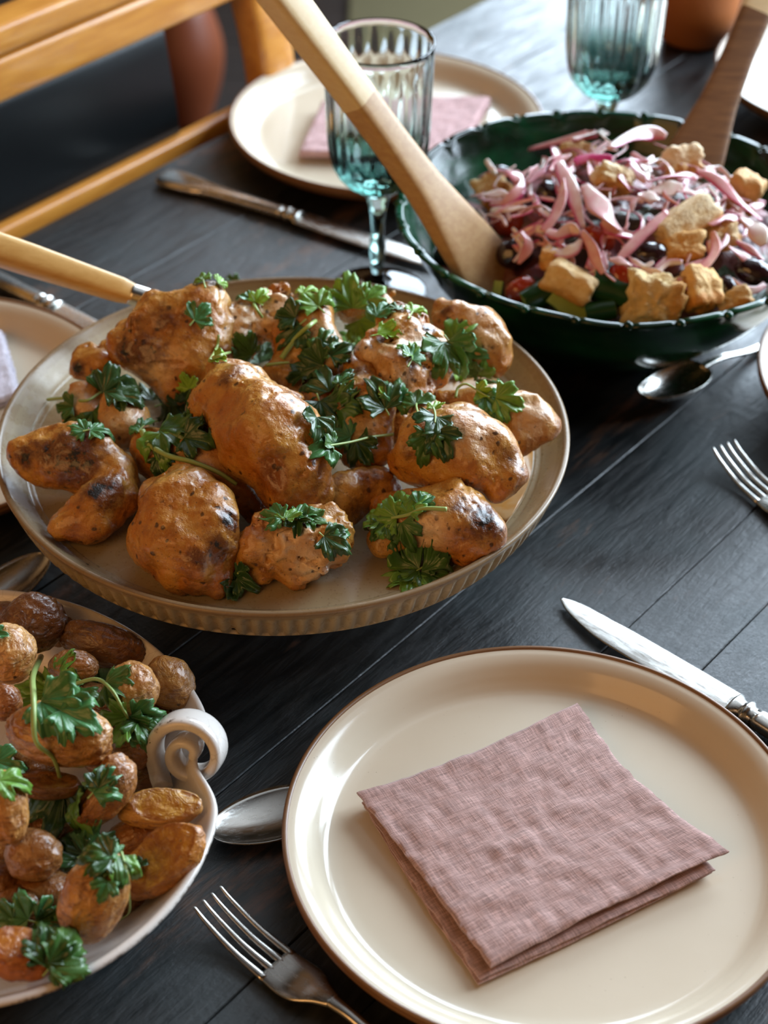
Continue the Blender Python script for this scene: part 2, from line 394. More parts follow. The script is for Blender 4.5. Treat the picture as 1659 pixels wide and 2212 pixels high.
def m_potato():
    g = G('roast_potato', 0.33, 0.5); co = g.coord(); cut = g.attr('cut'); oc = g.objcol()
    n1 = g.noise(45, co, 4, 0.6, 0.6); n2 = g.noise(130, co, 4, 0.65, 0.4); wr = g.noise(70, g.coord((1, 1, 2.4)), 4, 0.6, 1.6)
    sk = g.mix(g.step(n1, 0.33, 0.68), (0.58, 0.31, 0.09), (0.36, 0.15, 0.035))
    sk = g.mix(g.math('MULTIPLY', g.step(wr, 0.48, 0.66), 0.65), sk, (0.15, 0.05, 0.016))
    fl = g.mix(g.step(n2, 0.35, 0.65), (0.55, 0.30, 0.05), (0.36, 0.14, 0.02))
    ed = g.attr('edge'); fl = g.mix(g.math('MULTIPLY', ed, g.step(n2, 0.2, 0.6, 0.5, 1)), fl, (0.20, 0.05, 0.010))
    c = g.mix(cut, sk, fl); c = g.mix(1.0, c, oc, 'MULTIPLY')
    sp = g.math('MULTIPLY', g.step(g.voro(120, co), 0.10, 0.16, 1, 0), g.step(g.noise(40, co, 2), 0.5, 0.62))
    c = g.mix(g.math('MULTIPLY', sp, 0.8), c, (0.03, 0.013, 0.007))
    h = g.math('MULTIPLY_ADD', wr, 0.7, g.math('MULTIPLY', n2, 0.5))
    nb = g.bump(h, 1.0, 0.0030); nb = g.bump(g.noise(300, co, 3), 0.6, 0.0007, nb)
    return g.out(c, g.step(n2, 0.3, 0.7, 0.22, 0.40), nb, Coat_Weight=0.45, Coat_Roughness=0.15)
def m_leaf():
    g = G('cilantro_leaf', 0.34, 0.5); co = g.coord(); v = g.attr('vein'); oc = g.objcol()
    c = g.mix(g.noise(70, co, 3), (0.065, 0.19, 0.035), (0.12, 0.28, 0.055))
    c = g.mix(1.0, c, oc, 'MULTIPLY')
    c = g.mix(g.math('MULTIPLY', v, 0.4), c, (0.20, 0.33, 0.13))
    nb = g.bump(g.math('MULTIPLY_ADD', v, -1.0, g.noise(260, co, 3)), 0.5, 0.0008)
    return g.out(c, None, nb, Subsurface_Weight=0.0, Coat_Weight=0.15, Coat_Roughness=0.2)
def m_stem(): return m_plain('cilantro_stem', (0.34, 0.46, 0.14), 0.35, 0.5)
def m_onion():
    g = G('red_onion', 0.2, 0.5); e = g.attr('edge'); oc = g.objcol(); n = g.noise(90, None, 3)
    c = g.mix(g.step(n, 0.3, 0.7), (0.70, 0.37, 0.36), (0.78, 0.56, 0.51)); c = g.mix(1.0, c, oc, 'MULTIPLY')
    c = g.mix(g.math('MULTIPLY', e, g.step(n, 0.2, 0.55, 0.5, 1)), c, (0.50, 0.03, 0.14))
    return g.out(c, None, g.bump(g.noise(200, None, 2), 0.1, 0.0005), Coat_Weight=0.3, Coat_Roughness=0.1, Subsurface_Weight=0.1, Subsurface_Radius=(0.004, 0.002, 0.002), Subsurface_Scale=1.0)
def m_bread():
    g = G('toasted_bread', 0.6, 0.3); c0 = g.attr('crust'); n = g.noise(110, None, 4, 0.65)
    c = g.mix(g.step(n, 0.3, 0.7), (0.80, 0.66, 0.42), (0.70, 0.48, 0.22))
    c = g.mix(g.math('MULTIPLY', c0, 0.85), c, (0.58, 0.27, 0.05)); c = g.mix(1.0, c, g.objcol(), 'MULTIPLY')
    return g.out(c, None, g.bump(g.noise(170, None, 4, 0.75), 1.0, 0.0025), Coat_Weight=0.1, Coat_Roughness=0.25)
def m_cuc():
    g = G('cucumber', 0.25, 0.5); s = g.attr('skin'); n = g.noise(60, None, 3)
    fl = g.mix(n, (0.30, 0.38, 0.06), (0.45, 0.52, 0.14)); sk = g.mix(n, (0.006, 0.035, 0.008), (0.02, 0.085, 0.018))
    return g.out(g.mix(s, fl, sk), None, g.bump(g.noise(150, None, 2), 0.15, 0.0006))
def m_bed():
    g = G('chopped_salad_bed', 0.35, 0.5); n = g.voro(55, None, 'F1', 1.0, 'Color'); x = g.n('ShaderNodeSeparateColor'); g.put(x.inputs[0], n)
    c = g.ramp(x.outputs[0], [(0.0, (0.015, 0.045, 0.010)), (0.3, (0.09, 0.02, 0.03)), (0.55, (0.13, 0.06, 0.03)), (0.8, (0.30, 0.10, 0.11))])
    return g.out(c, None, g.bump(g.noise(120, None, 3), 0.6, 0.003))
def m_juice():
    g = G('pan_juices', 0.28, 0.35); n = g.noise(40, None, 4, 0.6, 0.6)
    c = g.mix(g.step(n, 0.4, 0.66), (0.56, 0.34, 0.15), (0.52, 0.22, 0.03))
    return g.out(c, None, g.bump(g.noise(140, None, 3), 0.15, 0.0006))

TABLE = m_table(); HONEY = m_wood('honey_chair_wood', (0.52, 0.20, 0.028), (0.66, 0.29, 0.048), 0.3, (3, 26, 26), 0.5, 0.3)
LEATHER = m_plain('black_leather', (0.003, 0.004, 0.0045), 0.3, 0.25, 0.2, 300)
GLAZE, STONE, CRACK, GREEN, STEEL = m_glaze(), m_stone(), m_crackle(), m_green(), m_steel()
RIMB = m_plain('brown_rim_clay', (0.20, 0.095, 0.038), 0.35, 0.5, 0.1, 300)
MAUVE, PINK, PALE = m_linen('mauve_linen', (0.46, 0.285, 0.25)), m_linen('pink_linen', (0.58, 0.35, 0.34)), m_linen('glare_linen', (0.60, 0.55, 0.62))  # the last linen has pale lilac glare put into its cloth colour
MAPLE = m_wood('pale_maple', (0.74, 0.54, 0.28), (0.80, 0.62, 0.36), 0.4, (4, 40, 40)); OLIVEW = m_wood('brown_serving_wood', (0.46, 0.255, 0.105), (0.56, 0.345, 0.155), 0.42, (4, 40, 40))
SHADEW = m_wood('shaded_serving_wood', (0.15, 0.062, 0.018), (0.23, 0.105, 0.034), 0.5, (4, 40, 40), 0.3)  # serving wood darkened, the shade of its backlit side put into the colour
BAMBOO = m_wood('golden_handle_wood', (0.60, 0.33, 0.085), (0.70, 0.42, 0.13), 0.35, (4, 40, 40))
GLASS, WATER, CHICK, POT, LEAF, STEM, ONION, BREAD, CUC, BED, JUICE = m_glass(), m_water(), m_chicken(), m_potato(), m_leaf(), m_stem(), m_onion(), m_bread(), m_cuc(), m_bed(), m_juice()
OLIVE = m_plain('black_olive', (0.022, 0.007, 0.009), 0.12, 0.5, 0.08, 90, 0, 0.4)
TOMATO = m_plain('tomato_skin', (0.36, 0.035, 0.010), 0.1, 0.5, 0, 100, 0, 0.5)
TERRA = m_plain('terracotta', (0.42, 0.13, 0.03), 0.6, 0.4, 0.2, 90); REDCLAY = m_plain('reddish_clay', (0.15, 0.034, 0.010), 0.45, 0.4, 0.2, 90)
WALLM = m_plain('warm_plaster', (0.24, 0.115, 0.04), 0.85, 0.2, 0.1, 60); CEILM = m_plain('ceiling_plaster', (0.19, 0.17, 0.155), 0.9, 0.2)
FRAME = m_plain('window_paint', (0.7, 0.68, 0.64), 0.4); PANE = m_plain('window_pane', (0.5, 0.55, 0.6), 0.05)
FLOORM = m_wood('dark_floor_boards', (0.008, 0.005, 0.004), (0.018, 0.010, 0.006), 0.7, (2, 20, 20), 0.2)
RUGM = m_plain('olive_rug', (0.10, 0.085, 0.045), 0.9, 0.1, 0.6, 60)

# ------------------------------------------------------------------ room shell
def struct(name, V, F, mat, parent=None, **k):
    o = add(name, V, F, mat, parent, **k)
    if parent is None: o['kind'] = 'structure'
    return o
T = 0.12
fl = empty('floor', (0, (YB + YF) / 2, ZF)); fl['kind'] = 'structure'
fv, ff = box(0, 1, 0, 1, 0, 1)
struct('floor_slab', *box(XL - T, XR + T, YF - (YB + YF) / 2 - T, YB - (YB + YF) / 2 + T, -0.1, -0.02), FLOORM, fl)
bw = 0.16; ny = int((YB - YF) / bw)
base_board = None
for i in range(ny):
    y0 = YF + i * bw - (YB + YF) / 2
    if base_board is None:
        base_board = add('floor_board', *box(XL, XR, 0, bw - 0.003, -0.02, 0, 0.002, 1), FLOORM, fl, smooth=False); base_board.location = (0, y0, 0)
    else:
        c = link(base_board.copy()); c.location = (0, y0, 0)
struct('ceiling', *box(XL - T, XR + T, YF - T, YB + T, ZC, ZC + 0.1), CEILM)
struct('wall_left', *box(XL - T, XL, YF, YB, ZF, ZC), WALLM)
struct('wall_front', *box(XL, XR, YF - T, YF, ZF, ZC), WALLM)
def wall_open(name, axis, c, a0, a1, w0, w1, z0, z1):
    bs = []
    for (p, q, r, s) in ((a0, w0, ZF, ZC), (w1, a1, ZF, ZC), (w0, w1, ZF, z0), (w0, w1, z1, ZC)):
        bs.append(box(p, q, c, c + T, r, s) if axis == 'y' else box(c, c + T, p, q, r, s))
    return struct(name, *merge(bs), WALLM, smooth=False)
wall_open('wall_back', 'y', YB, XL, XR, 0.15, 2.05, 0.17, 2.57)
wall_open('wall_right', 'x', XR, YF, YB, 1.4, 3.7, 0.17, 2.57)
def window(name, axis, c, w0, w1, z0, z1):
    e = empty(name, ((w0 + w1) / 2, c, z0) if axis == 'y' else (c, (w0 + w1) / 2, z0)); e['kind'] = 'structure'
    h = (w1 - w0) / 2; H = z1 - z0
    def bb(a, b, d0, d1, r, s): return box(a, b, d0, d1, r, s, 0.004, 1) if axis == 'y' else box(d0, d1, a, b, r, s, 0.004, 1)
    add('window_frame', *merge([bb(-h, -h + 0.05, 0, 0.09, 0, H), bb(h - 0.05, h, 0, 0.09, 0, H), bb(-h, h, 0, 0.09, 0, 0.05), bb(-h, h, 0, 0.09, H - 0.05, H)]), FRAME, e, smooth=False)
    for a, b in ((-h + 0.05, -0.01), (0.01, h - 0.05)):
        add('pane', *bb(a, b, 0.04, 0.046, 0.05, H - 0.05), PANE, e, smooth=False)
    add('mullion', *bb(-0.02, 0.02, 0.02, 0.075, 0.05, H - 0.05), FRAME, e, smooth=False)
window('window_1', 'y', YB, 0.15, 2.05, 0.17, 2.57); window('window_2', 'x', XR, 1.4, 3.7, 0.17, 2.57)
for nm, b in (('baseboard_back', box(XL, XR, YB - 0.02, YB, ZF, ZF + 0.1, 0.004, 1)), ('baseboard_right', box(XR - 0.02, XR, YF, YB - 0.02, ZF, ZF + 0.1, 0.004, 1)), ('baseboard_left', box(XL, XL + 0.02, YF, YB - 0.02, ZF, ZF + 0.1, 0.004, 1))):
    struct(nm, *b, FRAME, smooth=False)

# ------------------------------------------------------------------ table: planks run along D, across N
TA = math.radians(51.0); D = A([math.cos(TA), math.sin(TA), 0]); N = A([math.sin(TA), -math.cos(TA), 0])
def dn(s, n, z=0.0): return D * s + N * n + A([0, 0, z])
S0, S1 = -0.45, 1.565; TC = dn((S0 + S1) / 2, -0.35)
tbl = empty('dining_table', (TC[0], TC[1], ZF), TA)
tag(tbl, 'dark stained wooden dining table of long worn planks under all the dishes', 'table')
sm = (S0 + S1) / 2; nm_ = -0.35; ZT = -ZF
joints = [-1.045, -0.93, -0.815, -0.705, -0.60, -0.50, -0.401, -0.346, -0.235, -0.125, -0.015, 0.1, 0.215, 0.34]
for a, b in zip(joints[:-1], joints[1:]):                     # local y = -(n - nm_)
    add('plank', *box(S0 - sm, S1 - sm, -(b - nm_) + 0.0003, -(a - nm_) - 0.0003, ZT - 0.032, ZT, 0.0006, 1), TABLE, tbl, sharp=20)
LW = 0.07
for sx in (S0 - sm + 0.12, S1 - sm - 0.12):
    for sy in (-0.69 + 0.14, 0.695 - 0.14):
        add('leg', *box(sx - LW / 2, sx + LW / 2, sy - LW / 2, sy + LW / 2, 0, ZT - 0.034, 0.006), TABLE, tbl, sharp=60)
for sy in (-0.55, 0.555):
    add('apron', *box(S0 - sm + 0.16, S1 - sm - 0.16, sy - 0.012, sy + 0.012, ZT - 0.13, ZT - 0.034, 0.003), TABLE, tbl, sharp=60)

# ------------------------------------------------------------------ chair pushed in at the far left edge (local x along D, y away from the table)
CH0 = dn(0.885, -1.062)
ch = empty('dining_chair', (CH0[0], CH0[1], ZF), TA); Zt = -ZF
tag(ch, 'honey-coloured wooden chair with a black leather back, pushed against the table', 'chair')
hwid = 0.282
def rk(z): return max(-0.02, (z - Zt) * 0.17)                  # rake of the back with height
for sx in (-1, 1):
    zs = A([0, 0.3, 0.45, Zt, Zt + 0.10, Zt + 0.165]); ys = A([0.06, 0.0, -0.02, 0.004, 0.024, 0.034])
    pth = spline(np.stack([np.full(6, sx * (hwid - 0.022)), ys, zs], 1), 24)
    add('back_post', *sweep(pth, 0.022, 0.016, (0, 1, 0), 12, 5), HONEY, ch, sharp=50)
    add('leg', *sweep([(sx * (hwid - 0.03), -0.42, 0), (sx * (hwid - 0.03), -0.42, 0.42)], [0.017, 0.021], [0.017, 0.021], (0, 1, 0), 12, 5), HONEY, ch, sharp=50)
xs = np.linspace(-hwid + 0.02, hwid - 0.02, 24)
def rail(z, hh, ht, y): return sweep(np.stack([xs, 0 * xs + y, np.full(24, z)], 1), ht, hh, (0, 0, 1), 16, 7)
add('lower_rail', *rail(Zt - 0.012, 0.020, 0.008, 0.0), HONEY, ch, sharp=50)
add('crest_rail', *rail(Zt + 0.1185, 0.0185, 0.015, 0.028), HONEY, ch, sharp=50)
add('crest_cap', *rail(Zt + 0.1510, 0.0120, 0.018, 0.030), HONEY, ch, sharp=50)
px = np.linspace(-hwid + 0.05, 0.135, 16)
pv, pf = sweep(np.stack([px, 0.018 + 0 * px, np.full(16, Zt + 0.055)], 1), 0.011, 0.052, (0, 0.13, 1), 16, 5)
add('back_panel', pv, pf, LEATHER, ch, sharp=60)
add('seat', *box(-hwid, hwid, -0.45, 0.02, 0.40, 0.45, 0.015, 3), LEATHER, ch, sharp=60)

# ------------------------------------------------------------------ things on the floor beyond and the pot
p = P(425, 170, -0.45); vz = P(425, 120, ZF + 0.25)
prof = [(0.001, 0.0), (0.10, 0.0), (0.13, 0.04), (0.19, 0.2), (0.20, 0.33), (0.15, 0.47), (0.12, 0.52), (0.15, 0.56), (0.15, 0.575), (0.135, 0.57), (0.11, 0.52), (0.13, 0.44), (0.18, 0.3), (0.11, 0.03), (0.001, 0.02)]
V, F = lathe(spline(prof, 50), 48); V = V * A([0.36, 0.36, 0.46]); c = P(405, 262, ZF)
o = add('floor_vase', V + A([c[0], c[1], ZF]), F, REDCLAY); tag(o, 'reddish clay floor vase half hidden behind the chair back', 'vase')
rg = P(880, 15, ZF)
o = add('floor_rug', *box(rg[0] - 0.12, rg[0] + 0.5, rg[1] - 0.6, rg[1] + 0.5, ZF, ZF + 0.012, 0.005, 2), RUGM, sharp=60); tag(o, 'olive brown rug on the dark floor beyond the table', 'rug')
c = P(1497, 84, 0.0)
prof = [(0.001, 0), (0.028, 0), (0.036, 0.006), (0.043, 0.05), (0.047, 0.12), (0.049, 0.16), (0.046, 0.16), (0.043, 0.12), (0.036, 0.012), (0.001, 0.01)]
V, F = lathe(prof, 56); o = add('terracotta_pot', V + A([c[0], c[1], 0]), F, TERRA, sharp=50); tag(o, 'orange terracotta pot standing at the far end of the table', 'pot')

# ------------------------------------------------------------------ plates
def plate_proto(loc, label):
    e = empty('dinner_plate', loc); tag(e, label, 'plate')
    inner = spline([(0.0005, 0.0105), (0.06, 0.0105), (0.100, 0.0106), (0.1115, 0.0110), (0.1165, 0.0124), (0.1202, 0.0155), (0.1238, 0.0196), (0.1280, 0.0238), (0.1325, 0.0264), (0.1363, 0.0273)], 90)
    outer = spline([(0.1388, 0.0262), (0.1382, 0.0220), (0.131, 0.0145), (0.118, 0.0092), (0.100, 0.0076), (0.082, 0.0070), (0.079, 0.0), (0.073, 0.0), (0.071, 0.0066), (0.0005, 0.0066)], 60)
    V, F = lathe(inner, 160); add('glazed_well', V, F[:, ::-1], GLAZE, e)
    V, F = lathe(outer, 160); add('underside', V, F[:, ::-1], RIMB, e)
    a = np.linspace(0, 2 * np.pi, 12, endpoint=False)
    lip = lathe(np.stack([0.1377 + 0.0016 * np.cos(a), 0.0270 + 0.0014 * np.sin(a)], 1), 160)
    n = 160; V, F = lip[0], grid_faces(160, 12, True, True)
    add('rim', V, F, RIMB, e)
    return e
pl0 = plate_proto((0.0873, 0.6375, 0), 'cream plate with a brown rim in front, mauve napkin laid on it')
def plate_at(loc, label):
    c = copy_tree(pl0); c.location = loc; c['label'] = label; return c
PB = (-0.0015, 1.4610); PLF = (-0.322, 1.018)
plate_at((PB[0], PB[1], 0), 'cream plate far back under the pink napkin, behind the front goblet')
plate_at((PLF[0], PLF[1], 0), 'cream plate cut by the left frame edge, behind the raised platter')
r1 = P(1638, 812, 0.024); plate_at((r1[0] + 0.139, r1[1] - 0.004, 0), 'cream plate of which only the rim shows, beside the right-hand fork')
r2 = P(1868, 165, 0.02); plate_at((r2[0], r2[1], 0), 'cream plate at the far right behind the upright wooden spoon')

# ------------------------------------------------------------------ napkins
def slab(corners, th, seed, amp=0.0006, nu=70, nv=70, bow=(0, 0, 0, 0), drape=None):
    """folded cloth layer: bilinear patch from four world corners (L, T, R, B), rounded edge, fine wrinkles"""
    L_, T_, R_, B_ = [A(c, float) for c in corners]
    u, v = np.meshgrid(np.linspace(0, 1, nu), np.linspace(0, 1, nv), indexing='ij')
    Pt = (L_[None, None] * ((1 - u) * (1 - v))[..., None] + T_ * (u * (1 - v))[..., None] + R_ * (u * v)[..., None] + B_ * ((1 - u) * v)[..., None])
    cen = (L_ + T_ + R_ + B_) / 4
    s = lambda t: np.sin(np.pi * t)
    for k, (a, b, w) in enumerate(((L_, T_, s(u) * (1 - v)), (T_, R_, s(v) * u), (R_, B_, s(u) * v), (B_, L_, s(v) * (1 - u)))):
        Pt = Pt + (nrm(cen - (a + b) / 2) * bow[k])[None, None] * w[..., None]
    q = np.stack([u * 9, v * 9, np.full_like(u, seed)], -1)
    ed = np.minimum(np.minimum(u, 1 - u), np.minimum(v, 1 - v))
    wr = fbm(q * A([0.55, 1.2, 1]), seed, 3) * amp * 1.6 + fbm(q * A([2.5, 1.2, 1]), seed + 5, 2) * amp
    edge = fbm(np.stack([u * 22, v * 22, np.full_like(u, seed + .5)], -1), seed + 9, 2) * 0.0005 * (ed < 0.02)
    Pt[..., 0] += edge; Pt[..., 1] += edge
    Pt[..., 2] += wr
    rd = np.clip(ed / 0.025, 0, 1); t = th * (0.35 + 0.65 * np.sqrt(1 - (1 - rd) ** 2)) / 2
    top = Pt.copy(); top[..., 2] += t; bot = Pt.copy(); bot[..., 2] -= t
    n = nu * nv; F1 = grid_faces(nu, nv)
    ring = np.concatenate([np.arange(nv), np.arange(1, nu) * nv + nv - 1, (nu - 1) * nv + np.arange(nv - 2, -1, -1), np.arange(nu - 2, 0, -1) * nv])
    r2 = np.roll(ring, -1); Fs = np.stack([ring, r2, r2 + n, ring + n], 1)
    V = np.concatenate([top.reshape(-1, 3), bot.reshape(-1, 3)])
    uv = np.concatenate([np.stack([u, v], -1).reshape(-1, 2)] * 2)
    return V, [F1, F1[:, ::-1] + n, Fs], uv
def napkin(name, layers, mat, label, group=None):
    Vs, Fs, uvs, n = [], [], [], 0
    for V, F, uv in layers:
        Vs.append(V); uvs.append(uv); Fs += [f + n for f in F]; n += len(V)
    V = np.concatenate(Vs); o = add(name, V, [np.concatenate(Fs)], mat, uv=np.concatenate(uvs), sharp=70)
    return tag(o, label, 'napkin')
def pc(l): return [P(*c) for c in l]
napkin('linen_napkin', [
    slab(pc([(786, 1742, .0128), (1238, 1540, .0128), (1538, 1885, .0134), (1034, 2128, .0130)]), 0.0022, 3, 0.0003, bow=(.001, .006, -.001, -.001)),
    slab(pc([(782, 1732, .0154), (1240, 1534, .0154), (1546, 1880, .0164), (1037, 2118, .0154)]), 0.0022, 8, 0.0004, bow=(.001, .007, .000, -.001)),
    slab(pc([(770, 1716, .0206), (1247, 1520, .0186), (1575, 1840, .0220), (1060, 2090, .0210)]), 0.0026, 5, 0.0005, bow=(.0035, .0085, .002, .001))],
    MAUVE, 'mauve linen napkin folded square on the front plate')
napkin('linen_napkin', [
    slab(pc([(645, 338, .0132), (700, 232, .0132), (1062, 222, .0132), (985, 352, .0132)]), 0.0024, 13, 0.0003),
    slab(pc([(645, 332, .0195), (695, 222, .0195), (1060, 212, .0195), (980, 345, .0195)]), 0.006, 15, 0.0004)], PINK, 'pale pink napkin folded on the far back plate')
cx, cy = PLF
napkin('linen_napkin', [slab([A([cx - .06, cy - .075, .0135]), A([cx - .075, cy + .045, .0135]), P(10, 722, .0135), P(48, 860, .0135)], 0.0024, 23, 0.0003),
    slab([A([cx - .06, cy - .07, .0195]), A([cx - .07, cy + .05, .0195]), P(4, 715, .0195), P(40, 852, .0195)], 0.006, 25, 0.0004)], PALE, 'napkin on the left plate, glare painted in as pale lilac')

# ------------------------------------------------------------------ cutlery (local x from the working end to the handle)
def cut_prof(xs, n=40):
    a = spline(xs, n); return a[:, 0], a[:, 1], a[:, 2], a[:, 3]      # x, z, half width, half thickness
def add_strip(name, rows, e, n=48, sides=14, power=2.6, y=0.0, mat=None, K=1.0):
    rows = [(r[0] * K, r[1], r[2] * K, r[3]) for r in rows]
    x, z, w, t = cut_prof(rows, n); pth = np.stack([x, np.full(len(x), y) if np.isscalar(y) else np.interp(x, *y), z], 1)
    return add(name, *sweep(pth, np.maximum(w, 2e-4), np.maximum(t, 2e-4), (0, 0, 1), sides, power), mat or STEEL, e)
def fork(loc, rz, label):
    e = empty('table_fork', loc, rz); tag(e, label, 'fork')
    for k in range(4):
        y0 = (k - 1.5) * 0.0061; y1 = (k - 1.5) * 0.0066
        add_strip('tine', [(0.0, 0.0150, 0.0007, 0.0006), (0.010, 0.0098, 0.0013, 0.0010), (0.030, 0.0045, 0.0018, 0.0012), (0.052, 0.0036, 0.0024, 0.0013)], e, 24, 10, 2.4, ([0, 0.052], [y0, y1]))
    add_strip('fork_head', [(0.049, 0.0036, 0.0118, 0.0012), (0.062, 0.0042, 0.0128, 0.0013), (0.072, 0.0062, 0.0118, 0.0014), (0.082, 0.0090, 0.0070, 0.0017), (0.090, 0.0105, 0.0042, 0.0020)], e, 30, 18, 3.0)
    add_strip('handle', [(0.088, 0.0103, 0.0042, 0.0020), (0.105, 0.0105, 0.0033, 0.0021), (0.140, 0.0070, 0.0042, 0.0019), (0.175, 0.0035, 0.0072, 0.0016), (0.195, 0.0024, 0.0082, 0.0014), (0.200, 0.0022, 0.0050, 0.0010)], e)
    return e
KN = 1.19
def knife(loc, rz, label):
    e = empty('table_knife', loc, rz); tag(e, label, 'knife')
    add_strip('blade', [(0.0, 0.0042, 0.0008, 0.0004), (0.010, 0.0042, 0.0052, 0.0006), (0.035, 0.0045, 0.0086, 0.0008), (0.075, 0.0052, 0.0092, 0.0009), (0.112, 0.0062, 0.0088, 0.0012)], e, 40, 16, 3.2, ([0, 0.036, 0.134], [0.0042, 0.0007, 0]), K=KN)
    V, F = sweep(spline([(0.111, 0, .0063), (0.117, 0, .0063), (0.121, 0, .0062), (0.126, 0, .0062)], 16), [0.0086, 0.0082, 0.0074, 0.0062, 0.0056, 0.0054, 0.006, 0.0072, 0.0078, 0.0072, 0.006, 0.0054, 0.0054, 0.0054, 0.0055, 0.0056], [0.0045, 0.0045, 0.0045, 0.0045, 0.0045, 0.0046, 0.0052, 0.006, 0.0061, 0.006, 0.0052, 0.0046, 0.0045, 0.0045, 0.0045, 0.0045], (0, 0, 1), 18)
    add('bolster', V * A([KN, KN, 1.0]), F, STEEL, e)
    add_strip('handle', [(0.124, 0.0060, 0.0056, 0.0046), (0.150, 0.0056, 0.0062, 0.0046), (0.185, 0.0050, 0.0070, 0.0042), (0.200, 0.0048, 0.0100, 0.0040), (0.218, 0.0045, 0.0118, 0.0038), (0.228, 0.0045, 0.0098, 0.0034), (0.231, 0.0045, 0.0040, 0.0020)], e, 44, 16, 3.0, K=KN)
    return e
def spoon(loc, rz, label, L=0.19, bw=0.0185, bl=0.066, deep=0.0):
    e = empty('table_spoon', loc, rz); tag(e, label, 'spoon')
    nu, nv = 30, 17; t = np.linspace(0.0, 1.0, nu); x = bl * t
    w = bw * np.sqrt(np.clip(1 - (2 * t - 1) ** 2, 0, 1)) * (0.86 + 0.28 * t) + 0.0024 * t ** 6; w[0] = 0.0006
    v = np.linspace(-1, 1, nv); X = np.repeat(x[:, None], nv, 1); Y = w[:, None] * v[None]
    dep = (0.0058 + deep) * np.sin(np.pi * np.clip(t, 0, 1)) ** 0.7
    rim = 0.0074 + deep + 0.003 * (1 - t) ** 2
    Z = rim[:, None] - dep[:, None] * (1 - v[None] ** 2) ** 0.8
    top = np.stack([X, Y, Z], -1).reshape(-1, 3); bot = top - [0, 0, 0.0013]; n = nu * nv; F1 = grid_faces(nu, nv)
    ring = np.concatenate([np.arange(nv), np.arange(1, nu) * nv + nv - 1, (nu - 1) * nv + np.arange(nv - 2, -1, -1), np.arange(nu - 2, 0, -1) * nv]); r2 = np.roll(ring, -1)
    add('bowl', np.concatenate([top, bot]), [np.concatenate([F1, F1[:, ::-1] + n, np.stack([ring, r2, r2 + n, ring + n], 1)])], STEEL, e)
    add_strip('handle', [(bl - 0.003, 0.0068 + deep, 0.0036, 0.0014), (bl + 0.02, 0.0052 + deep, 0.0034, 0.0013), (bl + 0.06, 0.0032, 0.0042, 0.0015), (L - 0.02, 0.0020, 0.0064, 0.0013), (L, 0.0018, 0.0042, 0.0010)], e)
    return e
def ang(a, b): return math.atan2(b[1] - a[1], b[0] - a[0])
a, b = P(447, 1936, 0.015), P(742, 2182, 0.010); fork((a[0], a[1], 0), ang(a, b), 'steel fork lying between the potato dish and the front plate')
a, b = P(1563, 958, 0.015), P(1690, 1078, 0.010); fork((a[0], a[1], 0), ang(a, b), 'steel fork with its tines entering from the right edge')
a, b = P(1203, 1300, 0.004), P(1588, 1525, 0.006); knife((a[0], a[1], 0), ang(a, b), 'steel knife with a beaded bolster above the front plate')
b, a = P(622, 462, 0.006), P(378, 388, 0.005); a2 = 2 * b - a; d_ = nrm(b - a); s_ = b + d_ * 0.121 * KN; knife((s_[0], s_[1], 0), ang(s_, b), 'steel knife with a flared handle below the far back plate')
a, b = P(95, 655, 0.006), P(190, 705, 0.006); d_ = nrm(b - a); s_ = a + d_ * 0.121 * KN; knife((s_[0], s_[1], 0), ang(s_, a), 'steel knife along the upper edge of the left plate')
a = P(452, 1800, 0.01); spoon((a[0], a[1], 0), math.radians(26), 'steel spoon under the front plate, its bowl beside the potato dish')
a, b = P(1384, 872, 0.01), P(1659, 725, 0.01); spoon((a[0], a[1], 0), ang(a, b), 'bright steel spoon lying right of the green bowl', deep=0.0080)
a, b = P(103, 1196, 0.01), P(5, 1262, 0.01); spoon((a[0], a[1], 0), ang(a, b), 'steel spoon catching orange light between left plate and potato dish', bw=0.0165)

# ------------------------------------------------------------------ goblets
def goblet(loc, label):
    e = empty('goblet', loc); tag(e, label, 'glass', 'fluted teal goblets')
    out = spline([(0.0375, 0.0), (0.0378, 0.0020), (0.030, 0.0042), (0.014, 0.0070), (0.0065, 0.012), (0.0050, 0.025), (0.0066, 0.040), (0.0052, 0.055), (0.0062, 0.072), (0.0090, 0.084), (0.0115, 0.090), (0.0230, 0.0965), (0.0335, 0.110), (0.0378, 0.130), (0.0392, 0.160), (0.0402, 0.208)], 90)
    inn = spline([(0.0388, 0.2085), (0.0375, 0.160), (0.0358, 0.132), (0.0310, 0.1165), (0.0190, 0.1060), (0.0004, 0.1035)], 50)
    prof = np.vstack([[(0.0004, 0.0)], out, [(0.0398, 0.2095)], inn])
    zz = prof[:, 1]; amp = np.zeros(len(prof)); amp[1:91] = 0.0011 * np.clip((zz[1:91] - 0.092) / 0.02, 0, 1) * np.clip((0.205 - zz[1:91]) / 0.02, 0, 1)
    V, F = lathe(prof, 216, lambda th, i: -amp[i] * np.abs(np.cos(th * 10)) ** 1.5 * 1.0)
    add('glass_body', V, F[:, ::-1], GLASS, e)
    return e
g1 = P(815, 632, 0); g1 = A([g1[0], g1[1], 0])
goblet(g1, 'fluted teal goblet half hidden by the diagonal wooden spoon')
g2 = P(1314, 216, 0.089); g2 = A([g2[0], g2[1] + 0.004, 0]); goblet(g2, 'fluted teal goblet standing behind the green salad bowl')

